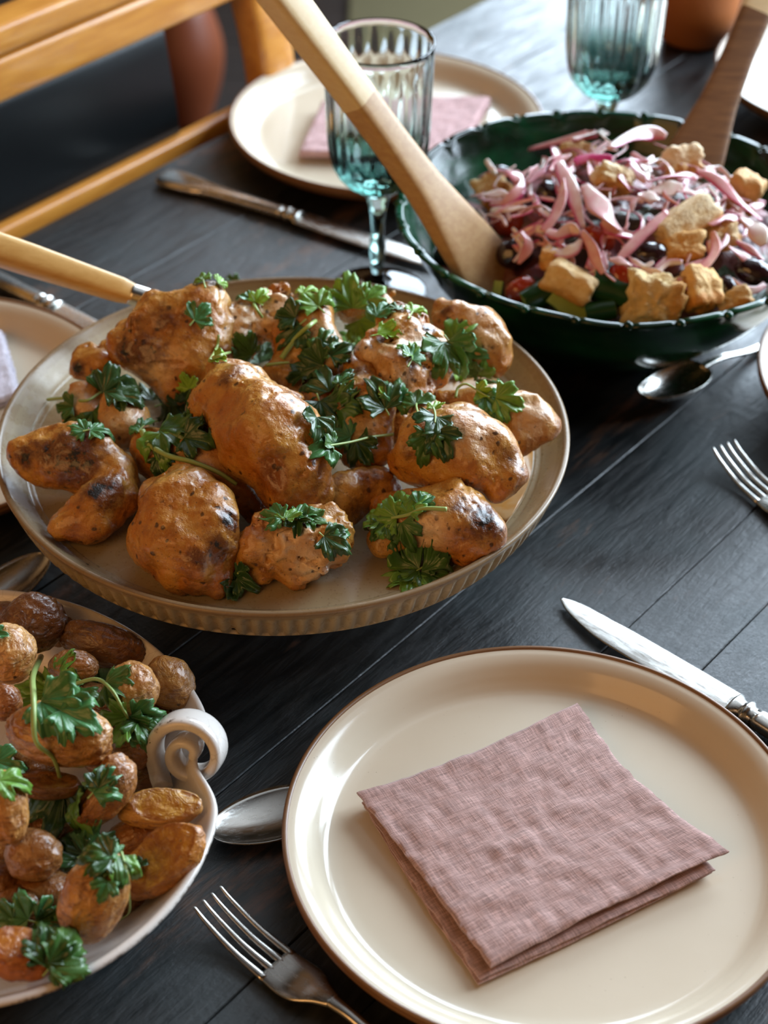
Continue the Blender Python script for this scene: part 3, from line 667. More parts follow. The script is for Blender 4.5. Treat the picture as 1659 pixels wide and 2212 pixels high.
# ------------------------------------------------------------------ green salad bowl
BC = A([0.1656, 1.1706]); BR, BZ = 0.1585, 0.100
e = empty('salad_bowl', (BC[0], BC[1], 0)); tag(e, 'dark green glazed bowl with a notched rim, full of salad', 'bowl')
out = spline([(0.0005, 0.004), (0.058, 0.004), (0.060, 0.0), (0.066, 0.0), (0.070, 0.006), (0.098, 0.022), (0.128, 0.050), (0.148, 0.080), (0.1575, 0.0965)], 60)
lip = [(0.1592, 0.0985), (0.1594, 0.0998), (0.1588, 0.1006), (0.1578, 0.1009), (0.1566, 0.1010), (0.1554, 0.1010), (0.1544, 0.1008), (0.1536, 0.1000), (0.1532, 0.0990)]
inn = spline([(0.1528, 0.0975), (0.143, 0.080), (0.124, 0.055), (0.094, 0.029), (0.055, 0.014), (0.0005, 0.011)], 50)
prof = np.vstack([out, lip, inn]); wgt = np.clip((prof[:, 1] - 0.088) / 0.012, 0, 1)
def notch(th): return np.maximum(0, np.cos(th * 14 + 0.4)) ** 14 + np.maximum(0, -np.cos(th * 14 + 0.4)) ** 14
V, F = lathe(prof, 420, lambda th, i: wgt[i] * (0.0012 * fbm(np.stack([th * 3 + 0 * i, 0 * th + 0 * i, 0 * th + 0 * i], -1), 3, 2) - 0.0026 * notch(th)), lambda th, i: wgt[i] * (-0.0022 * notch(th) + 0.0010 * fbm(np.stack([np.cos(th) * 2 + 0 * i, np.sin(th) * 2 + 0 * i, 0 * th + 0 * i], -1), 5, 2)))
add('bowl_body', V, F[:, ::-1], GREEN, e)
Vk, Fk = ellipsoid(12, 7); kb = None
for k in range(28):
    th = (k * math.pi - 0.4) / 14 + math.pi / 28 * 0
    q = Vk * A([0.0035, 0.0035, 0.003]) + A([0.1572 * math.cos(th), 0.1572 * math.sin(th), 0.0985])
    add('rim_bead', q, Fk, GREEN, e)

# ------------------------------------------------------------------ platter on a foot, with its fluted wall
PC = A([-0.0631, 0.9154]); PR, PZ = 0.1773, 0.085; PFL = 0.0700
e = empty('chicken_platter', (PC[0], PC[1], 0)); tag(e, 'speckled beige stoneware platter on a foot, heaped with roast chicken', 'platter')
under = spline([(0.0005, 0.046), (0.050, 0.046), (0.080, 0.046), (0.120, 0.049), (0.150, 0.0545), (0.1650, 0.0585)], 40)
wall = spline([(0.1680, 0.0598), (0.1702, 0.0625), (0.1722, 0.0665), (0.1742, 0.0715), (0.1762, 0.0775), (0.1774, 0.0815)], 22)
lip = spline([(0.1780, 0.0826), (0.1784, 0.0842), (0.1774, 0.0853), (0.1756, 0.0853), (0.1744, 0.0845)], 12)
inn = spline([(0.1732, 0.0830), (0.1665, 0.0755), (0.1625, 0.0722), (0.1585, PFL + 0.0004), (0.140, PFL), (0.0005, PFL)], 40)
prof = np.vstack([under, wall, lip, inn]); nU, nW, nL = 40, 22, 12
fw = np.zeros(len(prof)); tt = np.linspace(0, 1, nW); fw[nU:nU + nW] = np.clip(tt / 0.12, 0, 1) * np.clip((0.92 - tt) / 0.2, 0, 1)
br = np.zeros(len(prof)); br[nU + nW:nU + nW + nL] = 0.75; br[nU + nW + nL:nU + nW + nL + 3] = 0.35; br[nU + nW - 3:nU + nW] = 0.5
ph = lambda th: th * 118 + 0.8 * np.sin(th * 5) + 0.6 * np.sin(th * 13 + 1)
NT = 118 * 8
V, F = lathe(prof, NT, lambda th, i: -fw[i] * 0.0024 * np.clip(0.5 + 0.9 * np.cos(ph(th)), 0, 1) + 0.0008 * np.sin(th * 2 + 0.5))
attr_b = np.clip(np.tile(br, NT) + np.repeat(np.clip(np.cos(ph(np.arange(NT) * 2 * np.pi / NT)), 0, 1)[:, None], len(prof), 1).ravel() * np.tile(fw, NT) * 0.35, 0, 1)
add('platter_body', V, F[:, ::-1], STONE, e, attrs={'brown': attr_b})
V, F = lathe(spline([(0.080, 0.0), (0.0815, 0.0025), (0.072, 0.010), (0.055, 0.024), (0.052, 0.036), (0.060, 0.0475)], 24), 96)
add('foot', V, F[:, ::-1], STONE, e, attrs={'brown': np.full(len(V), 0.3)})

# ------------------------------------------------------------------ white dish with a scroll handle
DC = A([-0.2215, 0.6470]); da, db, dang = 0.1515, 0.1350, math.radians(120)
def dish_pt(th, s, z):
    x, y = da * s * np.cos(th), db * s * np.sin(th); c, q = math.cos(dang), math.sin(dang)
    return np.stack([c * x - q * y, q * x + c * y, z + 0 * x], -1)
e = empty('potato_dish', (DC[0], DC[1], 0)); tag(e, 'white crackle-glazed oval dish with a scroll handle, full of roast potatoes', 'dish')
prof = np.vstack([spline([(0.002, 0.0035), (0.55, 0.0035), (0.57, 0.0), (0.61, 0.0), (0.66, 0.004), (0.80, 0.018), (0.92, 0.036), (0.982, 0.0475)], 44),
                  [(0.995, 0.0495), (1.0, 0.0510), (0.996, 0.0525), (0.985, 0.0530), (0.972, 0.0522)], spline([(0.960, 0.0500), (0.90, 0.0400), (0.78, 0.0240), (0.62, 0.0110), (0.40, 0.0085), (0.002, 0.0085)], 44)])
th = np.arange(240) * 2 * np.pi / 240; np_ = len(prof)
Vd = np.concatenate([dish_pt(np.full(np_, t), prof[:, 0], prof[:, 1]) for t in th])
# dip of the rim under the scroll
sdir = P(372, 1655, 0.05)[:2] - DC; sth = math.atan2(sdir[1], sdir[0]); ang_v = np.arctan2(Vd[:, 1], Vd[:, 0]); dd = (ang_v - sth + np.pi) % (2 * np.pi) - np.pi
wz = np.clip((Vd[:, 2] - 0.02) / 0.03, 0, 1); dip = np.exp(-(dd / 0.16) ** 2)
Vd[:, :2] *= (1 - 0.09 * dip * wz)[:, None]
wear = np.tile(np.where((np.arange(np_) >= 40) & (np.arange(np_) <= 45), 0.9, 0.0), 240)
add('dish_body', Vd, grid_faces(240, np_, True)[:, ::-1], CRACK, e, attrs={'wear': wear})
# scroll: a ribbon rolled about an axis that points to the viewer
sc_c = P(412, 1622, 0.052); ax = nrm(A([-0.18, -0.90, 0.38])); e1 = nrm(np.cross(ax, (0, 0, 1)))*-1; e2 = nrm(np.cross(e1, ax))*1
if e2[2] < 0: e2 = -e2
if e1[0] < 0: e1 = -e1
tt = np.linspace(0, 1, 90); an = np.radians(205 - 600 * tt); rr = 0.0205 * (0.22 + 0.78 * np.clip(1 - (tt / 0.92) ** 1.6, 0, 1) ** 0.9) * (1 - .35 * tt)
path = sc_c + (rr * np.cos(an))[:, None] * e1 + (rr * 0.98 * np.sin(an))[:, None] * e2
entry = P(352, 1700, 0.036); path = np.vstack([spline([entry, entry * .45 + path[0] * .55 + A([0, 0, -0.002]), path[0]], 12)[:-1], path])
radial = nrm(path - sc_c); wdt = np.interp(np.linspace(0, 1, len(path)), [0, .15, .5, 1], [0.006, 0.0105, 0.0095, 0.0080]); thk = np.interp(np.linspace(0, 1, len(path)), [0, .5, 1], [0.0040, 0.0032, 0.0026])
V2, F2 = sweep(path, thk, wdt, np.tile(ax, (len(path), 1)), 16, 3.4)
wr = np.zeros(len(V2)); pr = (V2 - sc_c) @ ax; rad = np.linalg.norm((V2 - sc_c) - pr[:, None] * ax, axis=1); wr = ((pr > 0.0055) & (rad > 0.0205) & ((V2 - sc_c) @ e2 > 0.006)) * 0.9
child_world('scroll_handle', V2, F2, CRACK, e, attrs={'wear': wr})

# ------------------------------------------------------------------ serving utensils
def server(name, pts, joint, wid, thk, label, upv, m1, m2, blade_w):
    """pts: line from blade tip to handle end; parts split at fraction joint"""
    e = empty(name, pts[0]); tag(e, label, 'spoon')
    path = spline(pts, 80) - pts[0]; s = np.linspace(0, 1, 80); hw = np.interp(s, *wid); ht = np.interp(s, *thk); k = int(joint * 80)
    add('blade', *sweep(path[:k + 1], hw[:k + 1], ht[:k + 1], upv, 20, 5), m1, e, sharp=50)
    add('handle', *sweep(path[k:], hw[k:], ht[k:], upv, 20, 5), m2, e, sharp=50)
    return e
a, b = P(1070, 610, 0.070), P(600, -20, 0.285); d_ = nrm(b - a); Lh = 0.40; b = a + d_ * 0.17
vw = nrm(CP - (a + b) / 2); tip = a - d_ * 0.012
server('wooden_server', [tip, tip + d_ * Lh], 0.455, ([0, .03, .10, .26, .38, .5, .75, 1], [.020, .0285, .0255, .0140, .0115, .0115, .0140, .0155]), ([0, .05, .25, .45, 1], [.0022, .0042, .0085, .0100, .0110]),
       'long two-toned wooden spoon leaning out of the salad over the goblet', nrm(vw + A([0.55, 0.3, 0.30])), OLIVEW, MAPLE, 0)
a, b = P(1500, 345, 0.098), P(1590, 130, 0.150); d_ = nrm(b - a)
tip = a - d_ * 0.035
server('wooden_server', [tip, tip + d_ * 0.34], 0.49, ([0, .05, .12, .25, .38, .6, 1], [.014, .0250, .0220, .0150, .0125, .0130, .0145]), ([0, .05, .3, .6, 1], [.0018, .0035, .0060, .0080, .0095]),
       'wooden spoon with a shade-darkened blade standing upright at the back of the salad', nrm(CP - a + A([0.1, 0, 0])), SHADEW, MAPLE, 0)
a, b = P(345, 655, 0.108), P(0, 540, 0.150); d_ = nrm(b - a)
e = empty('serving_fork', a); tag(e, 'serving utensil with a pale golden wooden handle resting on the platter', 'utensil')
L = float(np.linalg.norm(b - a))
pth = lambda t0, t1, n: np.linspace(t0, t1, n)[:, None] * d_[None]
add('handle', *sweep(pth(0.018, L + 0.05, 30), np.interp(np.linspace(0, 1, 30), [0, .06, .5, 1], [.0062, .0078, .0100, .0110]), np.interp(np.linspace(0, 1, 30), [0, .06, .5, 1], [.0062, .0078, .0095, .0100]), nrm(CP - a + A([0, .2, .5])), 16, 3.4), BAMBOO, e, sharp=40)
add('ferrule', *sweep(pth(0.004, 0.021, 10), np.interp(np.linspace(0, 1, 10), [0, .3, 1], [.0062, .0075, .0074]), np.interp(np.linspace(0, 1, 10), [0, .3, 1], [.0060, .0073, .0072]), (0, 0, 1), 20), STEEL, e)
add('shank', *sweep(pth(-0.06, 0.006, 10) - A([0, 0, 1]) * np.linspace(0.004, 0, 10)[:, None], 0.0035, 0.0025, (0, 0, 1), 12), STEEL, e)

#FOOD
# ------------------------------------------------------------------ roast chicken: smooth unions of tapered limbs, meshed by surface nets
SOLIDS = {'chicken': [], 'potato': [], 'salad': []}
def wpt(u, v, z): return P(u, v, z)
def chicken(label, caps, k=0.005, cuts=(), seed=0, char=(), pale=(), h=0.0015, amp=(0.0024, 0.0008, 0.0004), base_char=0.0, base_pale=0.0):
    cs = []
    for c in caps:
        if len(c) == 4: c = c + c
        a, b = P(*c[0:3]), P(*c[4:7]); cs.append((a, b, c[3] * pxm(a), c[7] * pxm(b)))
    ns = [(P(*c[0:3]), P(*c[4:7]), c[3] * pxm(P(*c[0:3])), c[7] * pxm(P(*c[4:7]))) for c in [(q + q if len(q) == 4 else q) for q in cuts]]
    lo = np.min([np.minimum(a - ra, b - rb) for a, b, ra, rb in cs], 0) - 0.008; hi = np.max([np.maximum(a + ra, b + rb) for a, b, ra, rb in cs], 0) + 0.008
    def cd(p, a, b, ra, rb):
        ab = b - a; l2 = ab @ ab
        t = np.clip(((p - a) @ ab) / l2, 0, 1) if l2 > 1e-12 else np.zeros(len(p))
        return np.linalg.norm(p - a - t[:, None] * ab, axis=1) - (ra + (rb - ra) * t)
    def fn(p0):
        p = p0 + 0.0036 * np.stack([fbm(p0 * 34, seed + 21, 2), fbm(p0 * 34, seed + 22, 2), fbm(p0 * 34, seed + 23, 2)], -1)
        s = 0
        for c in cs: s = s + np.exp(-np.clip(cd(p, *c), -0.06, 0.3) / k)
        d = -k * np.log(s + 1e-30)
        for c in ns:
            e = -cd(p, *c); m = np.clip(0.5 + (e - d) / (2 * 0.004), 0, 1); d = d * (1 - m) + e * m + 0.004 * m * (1 - m)
        near = np.abs(d) < 0.012
        q = p[near]
        wv_ = q + 0.006 * np.stack([vnoise(q * 60, seed + 11), vnoise(q * 60, seed + 12), vnoise(q * 60, seed + 13)], -1)
        fold = np.abs(fbm(wv_ * A([55, 55, 80]), seed + 9, 3))                       # creases of the skin
        d[near] += amp[0] * fbm(q * 42, seed, 2) + amp[1] * fbm(q * 120, seed + 3, 2) + amp[2] * fbm(q * 330, seed + 6, 2) + amp[1] * 1.9 * np.exp(-fold / 0.06)
        flo = np.interp(np.linalg.norm(p0[:, :2] - PC, axis=1), [.157, .1625, .1665, .1735, .1780, .1784], [PFL, .0722, .0755, .0838, .0858, .0858])
        return np.maximum(d, flo + 0.0007 - p0[:, 2])
    V, F = surface_nets(fn, lo, hi, h)
    pr = proj(V)
    def spots(lst):
        r = np.zeros(len(V))
        for (u, v, rp, w) in lst:
            near = np.where(np.hypot(pr[:, 0] - u, pr[:, 1] - v) < 14)[0]
            if not len(near): near = [np.argmin(np.hypot(pr[:, 0] - u, pr[:, 1] - v))]
            c = V[near[np.argmin(pr[near, 2])]]; R = rp * pxm(c)
            r = np.maximum(r, w * np.exp(-((V - c) ** 2).sum(1) / (R * R)))
        return r
    cv = np.clip(base_char + spots(char), 0, 1); pv = np.clip(base_pale + spots(pale), 0, 1)
    o = add('chicken_piece', V, F, CHICK, attrs={'char': cv, 'pale': pv})
    tag(o, label, 'chicken', 'roast chicken on the platter'); SOLIDS['chicken'].append((V, F)); return o
CK = [
 # far left wing
 ('charred chicken wing at the platter’s far left edge', dict(caps=[(38, 985, .093, 20, 90, 978, .095, 38), (90, 978, .095, 42, 165, 990, .096, 60), (165, 990, .096, 62, 240, 1025, .092, 52), (130, 1135, .082, 34, 190, 1120, .084, 48), (190, 1120, .084, 52, 258, 1080, .088, 48)], cuts=[(95, 1070, .1, 40)], seed=1, char=[(150, 985, 70, .6), (215, 1040, 50, .55), (90, 975, 40, .5), (205, 1050, 22, .9), (45, 985, 25, .7)], base_char=.16)),
 ('round golden chicken thigh at the front, left of the torn piece', dict(caps=[(400, 1115, .101, 100), (390, 1165, .094, 92), (440, 1175, .094, 80), (440, 1225, .084, 45, 475, 1252, .078, 20), (350, 1080, .098, 58), (320, 1180, .086, 34)], seed=2, char=[(505, 1110, 30, .95), (480, 1190, 40, .8), (330, 1070, 40, .35), (440, 1225, 40, .6)], base_char=-.02)),
 ('big glossy chicken thigh in the middle of the platter', dict(caps=[(520, 868, .124, 82, 590, 945, .122, 96), (590, 945, .122, 96, 640, 1025, .110, 74), (640, 1025, .110, 70, 672, 1062, .100, 46), (478, 800, .132, 34, 530, 800, .132, 22), (462, 890, .118, 38), (640, 862, .122, 20)], seed=3, char=[(500, 790, 40, .45), (470, 820, 26, .5), (700, 1040, 40, .4)])),
 ('large browned chicken thigh at the platter’s upper left', dict(caps=[(345, 700, .125, 70, 430, 690, .126, 64), (290, 735, .114, 58, 350, 770, .112, 60), (420, 760, .114, 66), (365, 835, .095, 40, 430, 840, .096, 38), (455, 700, .122, 44)], cuts=[(275, 825, .12, 36)], seed=4, char=[(300, 740, 60, .5), (340, 700, 50, .35), (255, 760, 30, .7), (390, 640, 40, .2)], pale=[(330, 815, 36, .9), (290, 800, 26, .7)], base_char=.12)),
 ('small orange chicken piece jutting out left below the large thigh', dict(caps=[(195, 775, .096, 38, 225, 790, .096, 36), (180, 800, .090, 26), (240, 745, .098, 18), (235, 815, .088, 22)], seed=5, char=[(160, 808, 18, 1.0)], k=.004)),
 ('pale crumbly chicken piece under the cilantro at the left', dict(caps=[(265, 905, .098, 48), (250, 880, .100, 34), (285, 935, .090, 36)], seed=6, pale=[(262, 905, 50, .6)], base_char=.10, k=.004)),
 ('small pale chicken scrap nearest the platter’s left rim', dict(caps=[(170, 862, .090, 28, 205, 850, .092, 22), (165, 895, .082, 26, 195, 900, .084, 26)], seed=7, pale=[(180, 850, 30, .7)], base_char=.05, k=.004)),
 ('orange chicken piece under the curved cilantro stem', dict(caps=[(335, 985, .090, 50), (385, 990, .094, 56, 455, 1010, .098, 62), (500, 1050, .090, 46, 540, 1090, .082, 36), (450, 920, .102, 46)], seed=8, base_char=.05, pale=[(430, 1000, 40, .4)])),
 ('shredded chicken piece at the back left of the heap', dict(caps=[(505, 690, .122, 40, 570, 660, .124, 34), (560, 640, .122, 22, 615, 630, .122, 22), (520, 740, .112, 50), (590, 700, .120, 40)], seed=9, pale=[(530, 680, 60, .9), (590, 640, 40, .5)], amp=(.003, .0022, .0009), k=.004)),
 ('chicken piece with a pale wrinkled ridge at the back centre', dict(caps=[(690, 680, .130, 34, 720, 770, .122, 36), (640, 740, .118, 58), (620, 820, .106, 50), (700, 830, .104, 50), (665, 690, .122, 46)], seed=10, pale=[(710, 710, 34, .9), (725, 760, 26, .7)], char=[(640, 830, 50, .4)])),
 ('upright chicken drumstick standing right of the glossy thigh', dict(caps=[(772, 800, .122, 34, 790, 870, .116, 50), (790, 870, .116, 50, 792, 975, .098, 44), (770, 960, .096, 40)], seed=11, char=[(748, 850, 50, .55), (790, 790, 30, .5)], pale=[(800, 920, 30, .25)])),
 ('wrinkled pale chicken piece on top, right of centre', dict(caps=[(800, 750, .132, 40, 870, 800, .126, 46), (880, 720, .134, 46, 930, 760, .126, 44), (840, 690, .132, 24, 900, 690, .130, 26), (870, 850, .116, 44, 905, 860, .112, 34), (940, 800, .120, 30)], seed=12, pale=[(790, 745, 40, .75), (850, 730, 40, .7), (930, 740, 40, .7), (850, 800, 40, .5)], char=[(925, 695, 22, .9), (905, 800, 30, .4)], amp=(.003, .0018, .0006), k=.005)),
 ('golden chicken thigh with folded skin at the right', dict(caps=[(930, 960, .112, 70, 985, 985, .108, 78), (985, 985, .108, 78, 1060, 1035, .096, 52), (1000, 900, .118, 26, 1065, 970, .114, 26), (1065, 970, .114, 28, 1108, 1040, .100, 22), (880, 1000, .098, 36), (930, 895, .116, 26)], seed=13, amp=(.0018, .0006, .0003), char=[(872, 985, 34, .4)], pale=[(965, 935, 50, .35), (1040, 935, 36, .4)], k=.0045)),
 ('pale-topped chicken wing reaching to the platter’s right rim', dict(caps=[(975, 855, .112, 28, 1050, 865, .110, 36), (1060, 875, .106, 44, 1140, 900, .100, 38), (1140, 895, .100, 34, 1190, 912, .096, 18), (1105, 950, .088, 34)], seed=14, pale=[(1060, 845, 50, .7), (1150, 885, 40, .6)])),
 ('speckled chicken drumstick at the back right against the green bowl', dict(caps=[(960, 660, .118, 20, 985, 690, .116, 38), (985, 690, .116, 44, 1045, 740, .106, 56), (1045, 740, .106, 50, 1082, 790, .096, 22)], seed=15, pale=[(1010, 680, 40, .4), (1050, 720, 40, .35)], char=[(950, 660, 20, .6), (1020, 690, 20, .3)])),
 ('chicken piece with charred end at the front right', dict(caps=[(880, 1100, .093, 52, 960, 1110, .095, 62), (960, 1110, .095, 62, 1050, 1145, .089, 50), (840, 1170, .082, 34), (1010, 1185, .080, 34), (835, 1085, .086, 28)], cuts=[(920, 1235, .09, 44)], seed=16, char=[(1060, 1110, 46, .85), (1010, 1090, 34, .5), (1040, 1150, 40, .5)], pale=[(925, 1165, 42, 1.0), (890, 1160, 30, .8)], base_char=.05)),
 ('torn chicken piece showing pale meat at the front centre', dict(caps=[(565, 1195, .088, 58, 640, 1205, .086, 50), (600, 1150, .098, 46, 700, 1135, .096, 40), (690, 1190, .086, 34, 735, 1180, .085, 14), (640, 1238, .076, 22, 690, 1235, .075, 14), (545, 1235, .078, 30), (600, 1205, .096, 9, 690, 1235, .090, 7), (640, 1190, .098, 8, 735, 1195, .092, 6), (650, 1165, .104, 9, 720, 1150, .102, 8)], cuts=[(668, 1195, .112, 20), (600, 1262, .094, 16), (720, 1228, .092, 14)], seed=17, pale=[(660, 1225, 46, 1.0), (600, 1170, 60, .55), (620, 1165, 30, .8)], amp=(.003, .002, .0008), char=[(550, 1235, 40, .35), (735, 1140, 30, .4)], k=.004)),
 ('dark chicken piece in the gap under the drumstick', dict(caps=[(720, 1080, .086, 44, 790, 1060, .088, 40), (745, 1110, .080, 34), (830, 1060, .084, 36)], seed=18, base_char=.30)),  # fill piece, its even char stands for the shade in this gap
 ('chicken scrap on top behind the bright cilantro', dict(caps=[(825, 660, .124, 22, 850, 680, .120, 22), (770, 660, .118, 44), (840, 640, .122, 12)], seed=19, pale=[(830, 650, 30, .4)], k=.004)),
 ('chicken fill piece toned dark for shade in the middle of the heap', dict(caps=[(700, 930, .098, 66), (690, 880, .104, 50), (850, 930, .098, 46)], seed=20, base_char=.25)),  # another fill piece, darkened evenly in place of shade between the pieces
]
for lab, kw in CK: chicken(lab.replace('\u2019', "'"), **kw)

# pooled juices on the right of the platter
ang_ = np.linspace(0, 2 * np.pi, 90, endpoint=False); jc = P(1120, 985, PFL)
rj = np.interp(ang_, np.linspace(0, 2 * np.pi, 13), [.034, .036, .050, .072, .078, .060, .045, .040, .045, .060, .052, .038, .034]) * 1.25 * (1 + 0.06 * fbm(np.stack([np.cos(ang_) * 3, np.sin(ang_) * 3, 0 * ang_], 1), 4, 3))
rings = []
for t, z in ((0.001, .0012), (.5, .0012), (.85, .0011), (.95, .0008), (1, .0001)):
    q = np.stack([jc[0] + rj * t * np.cos(ang_), jc[1] + rj * t * np.sin(ang_), np.full(90, PFL + z)], 1)
    rd = np.linalg.norm(q[:, :2] - PC, axis=1); f_ = np.minimum(1, 0.1565 / rd); q[:, :2] = PC + (q[:, :2] - PC) * f_[:, None]; rings.append(q)
rings.append(rings[-1] * A([1, 1, 0]) + A([0, 0, PFL + 0.00002])); rings.append(rings[0] * A([1, 1, 0]) + A([0, 0, PFL + 0.00002]))
V = np.stack(rings, 1).reshape(-1, 3); o = add('pan_juices', V, grid_faces(90, len(rings), True), JUICE)
tag(o, 'amber pan juices pooled on the right of the platter', 'sauce', kind='stuff')

# ------------------------------------------------------------------ potatoes
def potato(label, u, v, z, a, b, rot=0, tilt=0, cr=0.9, tone=(1, 1, 1), cut=None, seed=0, wr=1.0):
    """semi-axes a, b in pixels, rot = direction of the long axis in the picture, cut = (nx, ny, nz, d) in the frame right/up/towards the viewer"""
    c = P(u, v, z); m = pxm(c); r = math.radians(rot); t = math.radians(tilt)
    E3 = -CF; E1 = math.cos(r) * CR + math.sin(r) * CU; E2 = -math.sin(r) * CR + math.cos(r) * CU
    E1, E3 = math.cos(t) * E1 + math.sin(t) * E3, -math.sin(t) * E1 + math.cos(t) * E3
    V, F = ellipsoid(84, 54); q = V.copy()
    ax = A([a, b, b * cr]) * m
    rad = 1 + 0.07 * fbm(q * 1.3 + seed * 7.7, seed, 2) + 0.03 * fbm(q * 3.1 + seed, seed + 2, 2)
    ridge = 1 - np.abs(fbm(q * A([2.2, 5.0, 5.0]) + seed * 3.1 + 0.35 * fbm(q * 3, seed + 4, 2)[:, None], seed + 5, 3))
    rad = rad + wr * 0.036 * (ridge - 0.75) + 0.006 * fbm(q * 14, seed + 8, 2)
    L = q * rad[:, None] * ax; ct = np.zeros(len(V)); ed = np.zeros(len(V))
    if cut:
        n = nrm(A(cut[:3])); nl = A([n @ A([math.cos(r), math.sin(r), 0]), n @ A([-math.sin(r), math.cos(r), 0]), n[2]]); d = cut[3] * b * m
        s = L @ nl - d; on = s > 0
        L = np.where(on[:, None], L - nl * (s * 0.93 + 0.0008 * fbm(L * 160, seed, 2))[:, None], L)
        ct = np.clip(s / (0.04 * b * m), 0, 1); ed = np.where(on, np.exp(-s / (0.16 * b * m)), 1.0)
    W = c + L[:, :1] * E1 + L[:, 1:2] * E2 + L[:, 2:] * E3
    W[:, 2] = np.maximum(W[:, 2], 0.0092)
    o = add('roast_potato', W, F, POT, attrs={'cut': ct, 'edge': ed}); o.color = tuple(tone) + (1,)
    tag(o, label, 'potato', 'roast potatoes in the white dish'); SOLIDS['potato'].append((W, F)); return o
